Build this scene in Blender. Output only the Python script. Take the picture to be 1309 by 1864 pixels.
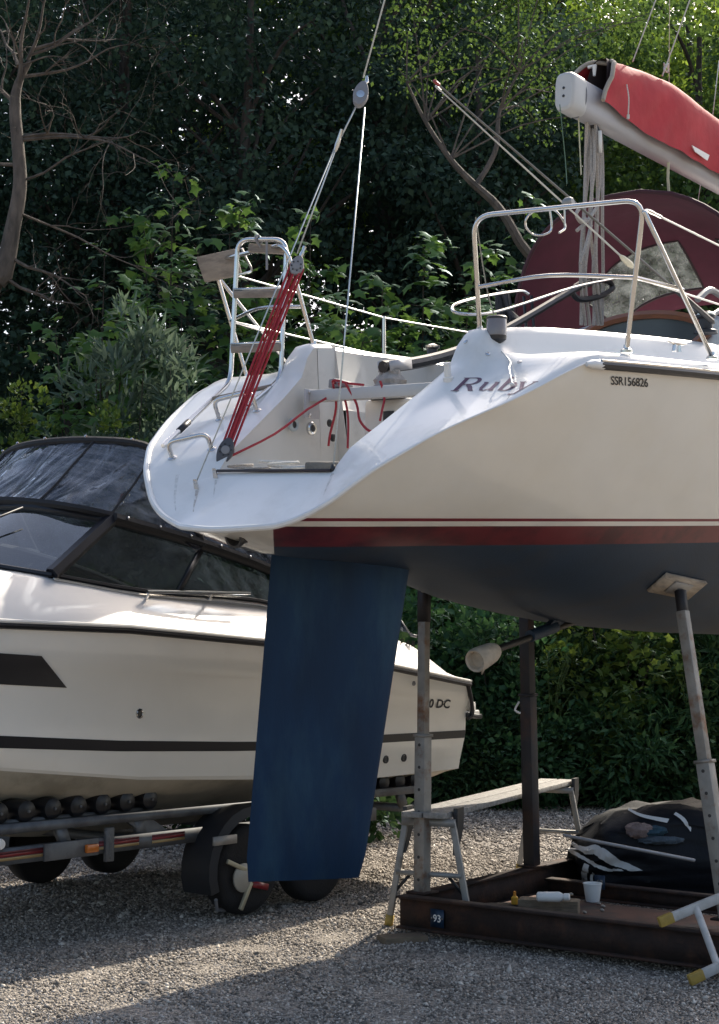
import bpy, bmesh, math, random
import numpy as np
from mathutils import Vector, Matrix, noise
from mathutils.bvhtree import BVHTree

for o in list(bpy.data.objects): bpy.data.objects.remove(o)
SC = bpy.context.scene
COL = SC.collection
rng = np.random.default_rng(7)
random.seed(7)

# ------------------------------------------------------------------ camera
FPX, CAMH = 2690.0, 1.8                       # focal length in photo pixels (1864 tall), eye height
PITCH = math.atan((1200.0 - 932.0) / FPX)
cam = bpy.data.cameras.new('camera'); camo = bpy.data.objects.new('camera', cam); COL.objects.link(camo)
cam.sensor_fit = 'VERTICAL'; cam.sensor_height = 24.0; cam.lens = 24.0 * FPX / 1864.0
cam.clip_start = 0.1; cam.clip_end = 1000
camo.location = (0, 0, CAMH); camo.rotation_euler = (math.pi / 2 + PITCH, 0, 0)
SC.camera = camo

# ------------------------------------------------------------------ light
YAW = math.radians(38.7)
SUNH = (1.18 * math.sin(YAW) - 0.22 * math.cos(YAW), 1.18 * math.cos(YAW) + 0.22 * math.sin(YAW))
sund = Vector((SUNH[0], SUNH[1], 1.02)).normalized()
sun = bpy.data.lights.new('sun', 'SUN'); suno = bpy.data.objects.new('sun', sun); COL.objects.link(suno)
sun.energy = 4.3; sun.angle = math.radians(0.55); sun.color = (1.0, 0.91, 0.77)
suno.rotation_euler = sund.to_track_quat('Z', 'Y').to_euler(); suno.location = (8, 12, 30)
W = bpy.data.worlds.new('World'); SC.world = W; W.use_nodes = True
wn = W.node_tree.nodes; wl = W.node_tree.links
sky = wn.new('ShaderNodeTexSky'); sky.sky_type = 'NISHITA'; sky.sun_disc = False
sky.sun_elevation = math.asin(sund.z); sky.sun_rotation = math.atan2(sund.x, sund.y)
sky.air_density = 1.0; sky.dust_density = 4.0; sky.ozone_density = 0.6
wl.new(sky.outputs[0], wn['Background'].inputs[0]); wn['Background'].inputs[1].default_value = 0.15
SC.view_settings.view_transform = 'Standard'; SC.view_settings.look = 'None'
SC.view_settings.exposure = 0.80; SC.view_settings.gamma = 1.0
SC.view_settings.use_curve_mapping = False
SC.render.engine = 'CYCLES'
SC.cycles.max_bounces = 6; SC.cycles.diffuse_bounces = 2; SC.cycles.glossy_bounces = 3; SC.cycles.transparent_max_bounces = 12

# ------------------------------------------------------------------ helpers: photo pixel -> place (depth always given)
_c, _s = math.cos(PITCH), math.sin(PITCH)
def ray(px, py):
    u = (px - 654.5) / FPX; v = (932 - py) / FPX
    return Vector((u, _c - v * _s, _s + v * _c))
CAM = Vector((0, 0, CAMH))
def GP(px, py, z=0.0):
    d = ray(px, py); return CAM + d * ((z - CAMH) / d.z)
def WY(px, py, Y):
    d = ray(px, py); return CAM + d * (Y / d.y)
class Frame:
    def __init__(s, M): s.M = M; s.I = M.inverted()
    def at(s, px, py, x=None, y=None, z=None):
        o = s.I @ CAM; d = s.I.to_3x3() @ ray(px, py)
        for i, v in enumerate((x, y, z)):
            if v is not None: return o + d * ((v - o[i]) / d[i])

# ------------------------------------------------------------------ helpers: materials
MATS = {}
def mat(name, col, rough=0.5, metal=0.0, var=0.12, vscale=6.0, bump=0.0, bscale=60.0, col2=None, cscale=None, cmix=0.5,
        coat=0.0, spec=0.5, emit=None, stretch=None, detail=5.0):
    if name in MATS: return MATS[name]
    m = bpy.data.materials.new(name); m.use_nodes = True
    n = m.node_tree.nodes; l = m.node_tree.links; p = n['Principled BSDF']
    tc = n.new('ShaderNodeTexCoord'); mp = n.new('ShaderNodeMapping'); l.new(tc.outputs['Object'], mp.inputs[0])
    if stretch: mp.inputs['Scale'].default_value = stretch
    nz = n.new('ShaderNodeTexNoise'); nz.inputs['Scale'].default_value = vscale; nz.inputs['Detail'].default_value = detail
    l.new(mp.outputs[0], nz.inputs['Vector'])
    mr = n.new('ShaderNodeMapRange'); mr.inputs[1].default_value = 0.25; mr.inputs[2].default_value = 0.75
    mr.inputs[3].default_value = 1 - var; mr.inputs[4].default_value = 1 + var; l.new(nz.outputs[0], mr.inputs[0])
    mx = n.new('ShaderNodeMix'); mx.data_type = 'RGBA'; mx.blend_type = 'MULTIPLY'; mx.inputs[0].default_value = 1.0
    src = None
    if col2 is not None:
        n2 = n.new('ShaderNodeTexNoise'); n2.inputs['Scale'].default_value = cscale or vscale * 0.6; n2.inputs['Detail'].default_value = 8
        n2.inputs['Roughness'].default_value = 0.65
        l.new(mp.outputs[0], n2.inputs['Vector'])
        r2 = n.new('ShaderNodeMapRange'); r2.inputs[1].default_value = 0.62 - 0.3 * cmix; r2.inputs[2].default_value = 0.78 - 0.3 * cmix
        l.new(n2.outputs[0], r2.inputs[0])
        m2 = n.new('ShaderNodeMix'); m2.data_type = 'RGBA'; m2.inputs[6].default_value = (*col, 1); m2.inputs[7].default_value = (*col2, 1)
        l.new(r2.outputs[0], m2.inputs[0]); src = m2.outputs[2]
    if src is None: mx.inputs[6].default_value = (*col, 1)
    else: l.new(src, mx.inputs[6])
    l.new(mr.outputs[0], mx.inputs[7]); l.new(mx.outputs[2], p.inputs['Base Color'])
    p.inputs['Roughness'].default_value = rough; p.inputs['Metallic'].default_value = metal
    p.inputs['Coat Weight'].default_value = coat; p.inputs['Specular IOR Level'].default_value = spec
    if bump:
        nb = n.new('ShaderNodeTexNoise'); nb.inputs['Scale'].default_value = bscale; nb.inputs['Detail'].default_value = 4
        l.new(mp.outputs[0], nb.inputs['Vector'])
        b = n.new('ShaderNodeBump'); b.inputs['Strength'].default_value = bump; b.inputs['Distance'].default_value = 0.02
        l.new(nb.outputs[0], b.inputs['Height']); l.new(b.outputs[0], p.inputs['Normal'])
    MATS[name] = m; return m

def leaf_mat(name, c1, c2, trans=0.5, rough=0.45, gloss=0.25):
    m = bpy.data.materials.new(name); m.use_nodes = True
    n = m.node_tree.nodes; l = m.node_tree.links; n.remove(n['Principled BSDF']); out = n['Material Output']
    g = n.new('ShaderNodeNewGeometry'); r = n.new('ShaderNodeValToRGB')
    r.color_ramp.elements[0].color = (*c1, 1); r.color_ramp.elements[1].color = (*c2, 1)
    l.new(g.outputs['Random Per Island'], r.inputs[0])
    d = n.new('ShaderNodeBsdfDiffuse'); t = n.new('ShaderNodeBsdfTranslucent'); s = n.new('ShaderNodeBsdfGlossy')
    s.inputs['Roughness'].default_value = rough
    hs = n.new('ShaderNodeHueSaturation'); hs.inputs['Hue'].default_value = 0.475; hs.inputs['Saturation'].default_value = 1.1
    hs.inputs['Value'].default_value = 1.7
    l.new(r.outputs[0], d.inputs[0]); l.new(r.outputs[0], hs.inputs['Color']); l.new(hs.outputs[0], t.inputs[0])
    s.inputs['Color'].default_value = (0.6, 0.7, 0.75, 1)
    m1 = n.new('ShaderNodeMixShader'); m1.inputs[0].default_value = trans; l.new(d.outputs[0], m1.inputs[1]); l.new(t.outputs[0], m1.inputs[2])
    fr = n.new('ShaderNodeFresnel'); fr.inputs[0].default_value = 1.4
    bf = n.new('ShaderNodeNewGeometry'); pw = n.new('ShaderNodeMath'); pw.operation = 'MULTIPLY_ADD'; pw.inputs[1].default_value = 1 / 1.4 - 1.4; pw.inputs[2].default_value = 1.4
    l.new(bf.outputs['Backfacing'], pw.inputs[0]); l.new(pw.outputs[0], fr.inputs[0])      # same reflectance from both sides of a thin sheet
    mu = n.new('ShaderNodeMath'); mu.operation = 'MULTIPLY'; mu.inputs[1].default_value = gloss * 2; l.new(fr.outputs[0], mu.inputs[0])
    m2 = n.new('ShaderNodeMixShader'); l.new(mu.outputs[0], m2.inputs[0]); l.new(m1.outputs[0], m2.inputs[1]); l.new(s.outputs[0], m2.inputs[2])
    l.new(m2.outputs[0], out.inputs[0]); return m

def glass_mat(name, tint, alpha, rough=0.05, streak=0.0, milky=(0.6, 0.65, 0.7), bump=0.0, sscale=(1, 1, 1), ior=1.5):
    """clear or tinted sheet: see-through tint + fresnel reflection + milky scuffs, used as painted sheen on the canopy"""
    m = bpy.data.materials.new(name); m.use_nodes = True
    n = m.node_tree.nodes; l = m.node_tree.links; n.remove(n['Principled BSDF']); out = n['Material Output']
    t = n.new('ShaderNodeBsdfTransparent'); t.inputs[0].default_value = (*[c * alpha for c in tint], 1)
    g = n.new('ShaderNodeBsdfGlossy'); g.inputs['Roughness'].default_value = rough; g.inputs['Color'].default_value = (0.9, 0.95, 1, 1)
    fr = n.new('ShaderNodeFresnel'); fr.inputs[0].default_value = ior
    bf = n.new('ShaderNodeNewGeometry'); pw = n.new('ShaderNodeMath'); pw.operation = 'MULTIPLY_ADD'; pw.inputs[1].default_value = 1 / ior - ior; pw.inputs[2].default_value = ior
    l.new(bf.outputs['Backfacing'], pw.inputs[0]); l.new(pw.outputs[0], fr.inputs[0])      # same reflectance from both sides of a thin sheet
    tc = n.new('ShaderNodeTexCoord'); mp = n.new('ShaderNodeMapping'); mp.inputs['Scale'].default_value = sscale
    l.new(tc.outputs['Object'], mp.inputs[0])
    if bump:
        nb = n.new('ShaderNodeTexNoise'); nb.inputs['Scale'].default_value = 2.2; nb.inputs['Detail'].default_value = 2.5
        nb.inputs['Distortion'].default_value = 0.6
        l.new(mp.outputs[0], nb.inputs['Vector']); b = n.new('ShaderNodeBump'); b.inputs['Strength'].default_value = bump
        b.inputs['Distance'].default_value = 0.12
        l.new(nb.outputs[0], b.inputs['Height']); l.new(b.outputs[0], g.inputs['Normal']); l.new(b.outputs[0], fr.inputs['Normal'])
    m1 = n.new('ShaderNodeMixShader'); l.new(fr.outputs[0], m1.inputs[0]); l.new(t.outputs[0], m1.inputs[1]); l.new(g.outputs[0], m1.inputs[2])
    last = m1
    if streak:
        nz = n.new('ShaderNodeTexNoise'); nz.inputs['Scale'].default_value = 4.5; nz.inputs['Detail'].default_value = 9; nz.inputs['Roughness'].default_value = 0.7
        l.new(mp.outputs[0], nz.inputs['Vector'])
        mr = n.new('ShaderNodeMapRange'); mr.inputs[1].default_value = 0.42; mr.inputs[2].default_value = 0.8; mr.inputs[4].default_value = streak
        l.new(nz.outputs[0], mr.inputs[0])
        d = n.new('ShaderNodeBsdfDiffuse'); d.inputs[0].default_value = (*milky, 1)
        tl = n.new('ShaderNodeBsdfTranslucent'); tl.inputs[0].default_value = (*milky, 1); dt = n.new('ShaderNodeMixShader'); dt.inputs[0].default_value = .45
        l.new(d.outputs[0], dt.inputs[1]); l.new(tl.outputs[0], dt.inputs[2])
        m2 = n.new('ShaderNodeMixShader'); l.new(mr.outputs[0], m2.inputs[0]); l.new(m1.outputs[0], m2.inputs[1]); l.new(dt.outputs[0], m2.inputs[2]); last = m2
    l.new(last.outputs[0], out.inputs[0]); return m

# ------------------------------------------------------------------ helpers: objects
def link(name, me, m, parent=None, label=None, cat=None, group=None, kind=None, smooth=True):
    o = bpy.data.objects.new(name, me); COL.objects.link(o)
    if m is not None:
        for mm in (m if isinstance(m, (list, tuple)) else [m]): me.materials.append(mm)
    if smooth and len(me.polygons): me.polygons.foreach_set('use_smooth', np.ones(len(me.polygons), bool))
    if parent is not None: o.parent = parent
    if label: o['label'] = label
    if cat: o['category'] = cat
    if group: o['group'] = group
    if kind: o['kind'] = kind
    return o
def empty(name, loc=(0, 0, 0), rot=None, M=None, label=None, cat=None, group=None):
    o = bpy.data.objects.new(name, None); COL.objects.link(o); o.empty_display_size = 0.2
    if M is not None: o.matrix_world = M
    else:
        o.location = loc
        if rot: o.rotation_euler = rot
    if label: o['label'] = label
    if cat: o['category'] = cat
    if group: o['group'] = group
    return o
def mesh(name, V, Fs):
    me = bpy.data.meshes.new(name); me.from_pydata([tuple(v) for v in V], [], [tuple(f) for f in Fs]); me.update(); return me
def fast_mesh(name, V, Fs):
    """numpy verts (n,3) and faces (m,k)"""
    V = np.ascontiguousarray(V, np.float32); Fs = np.ascontiguousarray(Fs, np.int32); k = Fs.shape[1]
    me = bpy.data.meshes.new(name); me.vertices.add(len(V)); me.vertices.foreach_set('co', V.ravel())
    me.loops.add(Fs.size); me.loops.foreach_set('vertex_index', Fs.ravel())
    me.polygons.add(len(Fs)); me.polygons.foreach_set('loop_start', np.arange(0, Fs.size, k, dtype=np.int32))
    me.polygons.foreach_set('loop_total', np.full(len(Fs), k, np.int32)); me.update(calc_edges=True); return me
class MB:
    def __init__(s): s.V = []; s.F = []
    def add(s, V, Fs):
        k = len(s.V); s.V += [Vector(v) for v in V]; s.F += [tuple(i + k for i in f) for f in Fs]; return s
    def box(s, c, size, M=None, bev=0.0):
        hx, hy, hz = [a / 2 for a in size]; c = Vector(c)
        P = [Vector((x * hx, y * hy, z * hz)) for x in (-1, 1) for y in (-1, 1) for z in (-1, 1)]
        P = [(M @ p if M else p) + c for p in P]
        return s.add(P, [(0, 1, 3, 2), (4, 6, 7, 5), (0, 4, 5, 1), (2, 3, 7, 6), (0, 2, 6, 4), (1, 5, 7, 3)])
    def beam(s, a, b, w, h, up=(0, 0, 1)):
        """rectangular bar from a to b: w across, h along up"""
        a = Vector(a); b = Vector(b); d = (b - a).normalized(); u = Vector(up); sd = d.cross(u).normalized(); u = sd.cross(d).normalized()
        P = []
        for p in (a, b):
            for i, j in ((-1, -1), (1, -1), (1, 1), (-1, 1)): P.append(p + sd * (i * w / 2) + u * (j * h / 2))
        return s.add(P, [(3, 2, 1, 0), (4, 5, 6, 7), (0, 1, 5, 4), (1, 2, 6, 5), (2, 3, 7, 6), (3, 0, 4, 7)])
    def tube(s, pts, r, n=8, closed=False, cap=True, sm=0):
        pts = [Vector(p) for p in pts]
        rr = list(r) if isinstance(r, (list, tuple)) else [r] * len(pts)
        if sm: pts, rr = smooth_line(pts, rr, sm, closed)
        k = len(pts); rings = []; nrm = None
        for i, p in enumerate(pts):
            if closed: t = (pts[(i + 1) % k] - pts[i - 1])
            else: t = pts[min(i + 1, k - 1)] - pts[max(i - 1, 0)]
            if t.length < 1e-9: t = Vector((0, 0, 1))
            t.normalize()
            if nrm is None: nrm = t.orthogonal().normalized()
            else:
                nrm = nrm - t * nrm.dot(t)
                if nrm.length < 1e-6: nrm = t.orthogonal()
                nrm.normalize()
            bn = t.cross(nrm)
            rings.append([p + (nrm * math.cos(2 * math.pi * j / n) + bn * math.sin(2 * math.pi * j / n)) * rr[i] for j in range(n)])
        V = [v for R in rings for v in R]; Fs = []
        for i in range(k if closed else k - 1):
            a = i * n; b = ((i + 1) % k) * n
            for j in range(n): Fs.append((a + j, a + (j + 1) % n, b + (j + 1) % n, b + j))
        if cap and not closed: Fs.append(tuple(range(n - 1, -1, -1))); Fs.append(tuple((k - 1) * n + j for j in range(n)))
        return s.add(V, Fs)
    def cyl(s, a, b, r, r2=None, n=20): return s.tube([a, b], [r, r if r2 is None else r2], n=n)
    def grid(s, rows, close=False):
        k = len(rows[0]); V = [v for R in rows for v in R]; Fs = []
        for i in range(len(rows) - 1):
            for j in range(k - 1 + (1 if close else 0)):
                a, b = i * k + j, i * k + (j + 1) % k; Fs.append((a, b, b + k, a + k))
        return s.add(V, Fs)
    def lathe(s, c, axis, prof, n=20):
        """prof: list of (r, t) along axis"""
        c = Vector(c); ax = Vector(axis).normalized(); u = ax.orthogonal().normalized(); v = ax.cross(u)
        rows = [[c + ax * t + (u * math.cos(2 * math.pi * j / n) + v * math.sin(2 * math.pi * j / n)) * r for j in range(n)] for r, t in prof]
        s.grid(rows, close=True)
        k = len(s.V) - n * len(prof); s.F.append(tuple(k + n - 1 - j for j in range(n))); s.F.append(tuple(k + (len(prof) - 1) * n + j for j in range(n)))
        return s
    def poly(s, P): return s.add(P, [tuple(range(len(P)))])
    def slab(s, P, t):
        """polygon P thickened by vector t"""
        t = Vector(t); k = len(P); V = [Vector(p) for p in P] + [Vector(p) + t for p in P]
        return s.add(V, [tuple(range(k))[::-1], tuple(range(k, 2 * k))] + [(i, (i + 1) % k, (i + 1) % k + k, i + k) for i in range(k)])
    def build(s, name, m, parent=None, smooth=None, bevel=0.0, **kw):
        me = mesh(name, s.V, s.F)
        bm = bmesh.new(); bm.from_mesh(me)
        bmesh.ops.recalc_face_normals(bm, faces=bm.faces)
        if bevel:
            es = [e for e in bm.edges if len(e.link_faces) == 2 and e.calc_face_angle(0) > 0.6]
            bmesh.ops.bevel(bm, geom=es, offset=bevel, segments=2, profile=0.5, affect='EDGES', clamp_overlap=True)
        for e in bm.edges:
            if len(e.link_faces) == 2 and e.calc_face_angle(0) > 0.7: e.smooth = False
        bm.to_mesh(me); bm.free()
        return link(name, me, m, parent, smooth=True if smooth is None else smooth, **kw)
def smooth_line(pts, rr, sm, closed=False):
    k = len(pts); out = []; ro = []
    for i in range(k if closed else k - 1):
        p0 = pts[(i - 1) % k] if closed or i > 0 else pts[i] * 2 - pts[i + 1]
        p1 = pts[i]; p2 = pts[(i + 1) % k]
        p3 = pts[(i + 2) % k] if closed or i + 2 < k else p2 * 2 - p1
        for q in range(sm):
            t = q / sm
            out.append(0.5 * ((2 * p1) + (p2 - p0) * t + (2 * p0 - 5 * p1 + 4 * p2 - p3) * t * t + (3 * p1 - p0 - 3 * p2 + p3) * t ** 3))
            ro.append(rr[i] * (1 - t) + rr[(i + 1) % k] * t)
    if not closed: out.append(pts[-1]); ro.append(rr[-1])
    return out, ro
def bend(pts, rad, n=5):
    """polyline with its corners rounded by radius rad"""
    pts = [Vector(p) for p in pts]; out = [pts[0]]
    for a, b, c in zip(pts[:-2], pts[1:-1], pts[2:]):
        u = (a - b); v = (c - b); r = min(rad, u.length * 0.48, v.length * 0.48)
        p, q = b + u.normalized() * r, b + v.normalized() * r
        for i in range(n + 1):
            t = i / n; out.append(p * (1 - t) ** 2 + b * 2 * t * (1 - t) + q * t * t)
    out.append(pts[-1]); return out
def text_mesh(s, size=1.0, shear=0.0, bold=0.0, space=1.0, depth=0.0):
    cu = bpy.data.curves.new('txt', 'FONT'); cu.body = s; cu.size = size; cu.shear = shear; cu.offset = bold; cu.space_character = space
    cu.resolution_u = 3; cu.extrude = depth
    ob = bpy.data.objects.new('txt', cu); COL.objects.link(ob)
    dg = bpy.context.evaluated_depsgraph_get(); dg.update()
    me = bpy.data.meshes.new_from_object(ob.evaluated_get(dg))
    V = [v.co.copy() for v in me.vertices]; Fs = [tuple(p.vertices) for p in me.polygons]
    bpy.data.objects.remove(ob); bpy.data.curves.remove(cu); bpy.data.meshes.remove(me)
    return V, Fs
def put_text(name, s, o, ex, ey, m, parent, width=None, off=None, **kw):
    """lettering with its baseline starting at o, running along ex (unit: cap height), rising along ey"""
    V, Fs = text_mesh(s, **kw)
    hgt = 0.69 * kw.get('size', 1.0); o = Vector(o); ex = Vector(ex); ey = Vector(ey)
    wid = max(v.x for v in V); k = (width / wid) if width else ey.length / hgt
    b = MB(); b.add([o + ex.normalized() * (v.x * k) + ey * (v.y / hgt) + (off or Vector()) for v in V], Fs)
    return b.build(name, m, parent, smooth=False)
def interp(x, K):
    return float(np.interp(x, [k[0] for k in K], [k[1] for k in K]))
# ------------------------------------------------------------------ the setting
def hill_z(X, Y):
    X = np.asarray(X, float); Y = np.asarray(Y, float)
    t = np.clip((Y - 18.7) / 1.6, 0, 1); t = t * t * (3 - 2 * t)
    return t * 0.35 + np.clip(Y - 19.6, 0, 60) * 0.36 + 0.25 * np.sin(X * 0.7 + 1) * np.clip((Y - 20) / 5, 0, 1)
def gravel_mat():
    m = bpy.data.materials.new('gravel'); m.use_nodes = True
    n = m.node_tree.nodes; l = m.node_tree.links; p = n['Principled BSDF']
    tc = n.new('ShaderNodeTexCoord')
    v = n.new('ShaderNodeTexVoronoi'); v.inputs['Scale'].default_value = 55; l.new(tc.outputs['Object'], v.inputs['Vector'])
    r = n.new('ShaderNodeValToRGB'); e = r.color_ramp.elements
    e[0].color = (0.15, 0.135, 0.118, 1); e[1].color = (0.48, 0.43, 0.375, 1)
    e.new(0.5).color = (0.30, 0.268, 0.232, 1)
    hs = n.new('ShaderNodeSeparateColor'); l.new(v.outputs['Color'], hs.inputs[0]); l.new(hs.outputs[0], r.inputs[0])
    nz = n.new('ShaderNodeTexNoise'); nz.inputs['Scale'].default_value = 1.3; nz.inputs['Detail'].default_value = 6; l.new(tc.outputs['Object'], nz.inputs['Vector'])
    mr = n.new('ShaderNodeMapRange'); mr.inputs[1].default_value = 0.3; mr.inputs[2].default_value = 0.7; mr.inputs[3].default_value = 0.78; mr.inputs[4].default_value = 1.12
    l.new(nz.outputs[0], mr.inputs[0])
    mx = n.new('ShaderNodeMix'); mx.data_type = 'RGBA'; mx.blend_type = 'MULTIPLY'; mx.inputs[0].default_value = 1
    l.new(r.outputs[0], mx.inputs[6]); l.new(mr.outputs[0], mx.inputs[7]); l.new(mx.outputs[2], p.inputs['Base Color'])
    p.inputs['Roughness'].default_value = 0.9; p.inputs['Specular IOR Level'].default_value = 0.2
    b = n.new('ShaderNodeBump'); b.inputs['Strength'].default_value = 1.0; b.inputs['Distance'].default_value = 0.02; b.invert = True
    l.new(v.outputs['Distance'], b.inputs['Height']); l.new(b.outputs[0], p.inputs['Normal'])
    return m
def stone_mat():
    m = bpy.data.materials.new('gravel_stone'); m.use_nodes = True
    n = m.node_tree.nodes; l = m.node_tree.links; p = n['Principled BSDF']
    g = n.new('ShaderNodeNewGeometry'); r = n.new('ShaderNodeValToRGB'); e = r.color_ramp.elements
    e[0].color = (0.105, 0.094, 0.083, 1); e[1].color = (0.72, 0.655, 0.57, 1)
    e.new(0.35).color = (0.255, 0.225, 0.193, 1); e.new(0.7).color = (0.45, 0.395, 0.335, 1); e.new(0.9).color = (0.49, 0.44, 0.385, 1)
    l.new(g.outputs['Random Per Island'], r.inputs[0])
    tc = n.new('ShaderNodeTexCoord'); nz = n.new('ShaderNodeTexNoise'); nz.inputs['Scale'].default_value = 1.3; nz.inputs['Detail'].default_value = 6
    l.new(tc.outputs['Object'], nz.inputs['Vector'])
    mr = n.new('ShaderNodeMapRange'); mr.inputs[1].default_value = 0.3; mr.inputs[2].default_value = 0.7; mr.inputs[3].default_value = 0.78; mr.inputs[4].default_value = 1.12
    l.new(nz.outputs[0], mr.inputs[0])
    mx = n.new('ShaderNodeMix'); mx.data_type = 'RGBA'; mx.blend_type = 'MULTIPLY'; mx.inputs[0].default_value = 1
    l.new(r.outputs[0], mx.inputs[6]); l.new(mr.outputs[0], mx.inputs[7]); l.new(mx.outputs[2], p.inputs['Base Color'])
    p.inputs['Roughness'].default_value = 0.85; p.inputs['Specular IOR Level'].default_value = 0.25
    return m
# gravel yard: one sheet out to the horizon, gently uneven near by
def build_ground():
    xs = np.concatenate([[-400, -120, -50, -25], np.arange(-14, 14.01, 0.35), [25, 50, 120, 400]])
    ys = np.concatenate([[-400, -120, -40, -12, -4], np.arange(0, 20.01, 0.35), [30, 60, 130, 400]])
    X, Y = np.meshgrid(xs, ys); Z = np.zeros_like(X)
    for i in range(X.shape[0]):
        for j in range(X.shape[1]):
            if abs(X[i, j]) < 14 and 0 <= Y[i, j] <= 20:
                Z[i, j] = 0.03 * noise.noise((X[i, j] * 0.6, Y[i, j] * 0.6, 3)) + 0.012 * noise.noise((X[i, j] * 2.3, Y[i, j] * 2.3, 9)) - 0.015
    k = X.shape[1]; idx = np.arange(X.size).reshape(X.shape)
    Fs = np.stack([idx[:-1, :-1], idx[:-1, 1:], idx[1:, 1:], idx[1:, :-1]], -1).reshape(-1, 4)
    return link('ground', fast_mesh('ground', np.stack([X, Y, Z], -1).reshape(-1, 3), Fs), gravel_mat(), kind='structure', label='grey gravel boatyard ground')
build_ground()
def build_stones():
    P = []; S = []
    for y0, y1, dens, s0, s1 in ((5.2, 8.0, 3400, 0.006, 0.0115), (8.0, 10.5, 2400, 0.0075, 0.0135), (10.5, 14, 1300, 0.010, 0.018), (14, 18.9, 700, 0.013, 0.024)):
        hw = 0.275 * y1 + 0.5; n = int(2 * hw * (y1 - y0) * dens)
        x = rng.uniform(-hw, hw, n); y = rng.uniform(y0, y1, n); ok = np.abs(x) < 0.275 * y + 0.5
        P.append(np.stack([x, y], 1)[ok]); S.append((s0 + (s1 - s0) * rng.random(ok.sum()) ** 2.2) * np.where(rng.random(ok.sum()) < 0.012, 2.0, 1))
    P = np.concatenate(P); S = np.concatenate(S); n = len(P)
    oc = np.array([(1, 0, 0), (-1, 0, 0), (0, 1, 0), (0, -1, 0), (0, 0, 1), (0, 0, -1)], float)
    of = np.array([(0, 2, 4), (2, 1, 4), (1, 3, 4), (3, 0, 4), (2, 0, 5), (1, 2, 5), (3, 1, 5), (0, 3, 5)])
    V = oc[None] * (0.7 + 0.6 * rng.random((n, 6, 1))) + rng.normal(0, 0.16, (n, 6, 3))
    V *= np.stack([S * (0.8 + 0.6 * rng.random(n)), S * (0.7 + 0.4 * rng.random(n)), S * (0.5 + 0.35 * rng.random(n))], 1)[:, None, :]
    a = rng.random(n) * 6.28; ca, sa = np.cos(a)[:, None], np.sin(a)[:, None]
    tl = rng.normal(0, 0.5, n)[:, None]
    x, y, z = V[..., 0], V[..., 1], V[..., 2]
    x, z = x * np.cos(tl) - z * np.sin(tl), x * np.sin(tl) + z * np.cos(tl)
    x, y = x * ca - y * sa, x * sa + y * ca
    zz = np.array([0.03 * noise.noise((p[0] * 0.6, p[1] * 0.6, 3)) + 0.012 * noise.noise((p[0] * 2.3, p[1] * 2.3, 9)) for p in P]) - 0.015
    V = np.stack([x + P[:, 0:1], y + P[:, 1:2], z + (zz + S * 0.25)[:, None]], -1).reshape(-1, 3)
    Fs = (of[None] + np.arange(n)[:, None, None] * 6).reshape(-1, 3)
    link('gravel', fast_mesh('gravel', V, Fs), stone_mat(), kind='stuff', smooth=False, label='loose grey and buff gravel stones on the yard', cat='gravel')
build_stones()
def build_hill():
    xs = np.arange(-45, 45.01, 1.0); ys = np.concatenate([np.arange(18.6, 24, 0.4), np.arange(24, 64, 2)])
    X, Y = np.meshgrid(xs, ys); Z = hill_z(X, Y) - 0.06
    idx = np.arange(X.size).reshape(X.shape)
    Fs = np.stack([idx[:-1, :-1], idx[:-1, 1:], idx[1:, 1:], idx[1:, :-1]], -1).reshape(-1, 4)
    link('hillside', fast_mesh('hillside', np.stack([X, Y, Z], -1).reshape(-1, 3), Fs),
         mat('leaf_litter', (0.035, 0.03, 0.02), 0.95, var=0.4, vscale=3, bump=0.8, bscale=14, col2=(0.02, 0.035, 0.012), cscale=1.2, cmix=0.7),
         kind='structure', label='wooded bank rising behind the yard')
build_hill()

# ------------------------------------------------------------------ foliage
LEAF_OVATE = (np.array([(0, 0, 0), (0.36, 0.45, 0.05), (0, 1, -0.06), (-0.36, 0.45, 0.05)]), np.array([(0, 1, 2), (0, 2, 3)]))
LEAF_LANCE = (np.array([(0, 0, 0), (0.14, 0.4, 0.04), (0, 1, -0.18), (-0.14, 0.4, 0.04)]), np.array([(0, 1, 2), (0, 2, 3)]))
LEAF_MAPLE = (np.array([(0, 0.0, 0), (0.34, 0.02, -0.03), (0.30, 0.30, 0.0), (0.60, 0.52, -0.06), (0.26, 0.62, 0.0), (0, 1.05, -0.10),
                        (-0.26, 0.62, 0.0), (-0.60, 0.52, -0.06), (-0.30, 0.30, 0.0), (-0.34, 0.02, -0.03), (0, 0.42, 0.06)]),
              np.array([(10, 0, 1), (10, 1, 2), (10, 2, 3), (10, 3, 4), (10, 4, 5), (10, 5, 6), (10, 6, 7), (10, 7, 8), (10, 8, 9), (10, 9, 0)]))
def leaves(name, P, D, N, S, shape, m, parent=None, **kw):
    """P base points, D leaf direction, N leaf normal, S length"""
    LV, LF = shape; n = len(P)
    D = D / (np.linalg.norm(D, axis=1, keepdims=True) + 1e-9)
    X = np.cross(D, N); X /= (np.linalg.norm(X, axis=1, keepdims=True) + 1e-9); Z = np.cross(X, D)
    V = P[:, None, :] + S[:, None, None] * (LV[None, :, 0:1] * X[:, None, :] + LV[None, :, 1:2] * D[:, None, :] + LV[None, :, 2:3] * Z[:, None, :])
    Fs = (LF[None] + (np.arange(n) * len(LV))[:, None, None]).reshape(-1, LF.shape[1])
    return link(name, fast_mesh(name, V.reshape(-1, 3), Fs), m, parent, kind='stuff', smooth=False, **kw)
def rand_dirs(n): 
    v = rng.normal(size=(n, 3)); return v / np.linalg.norm(v, axis=1, keepdims=True)
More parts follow.
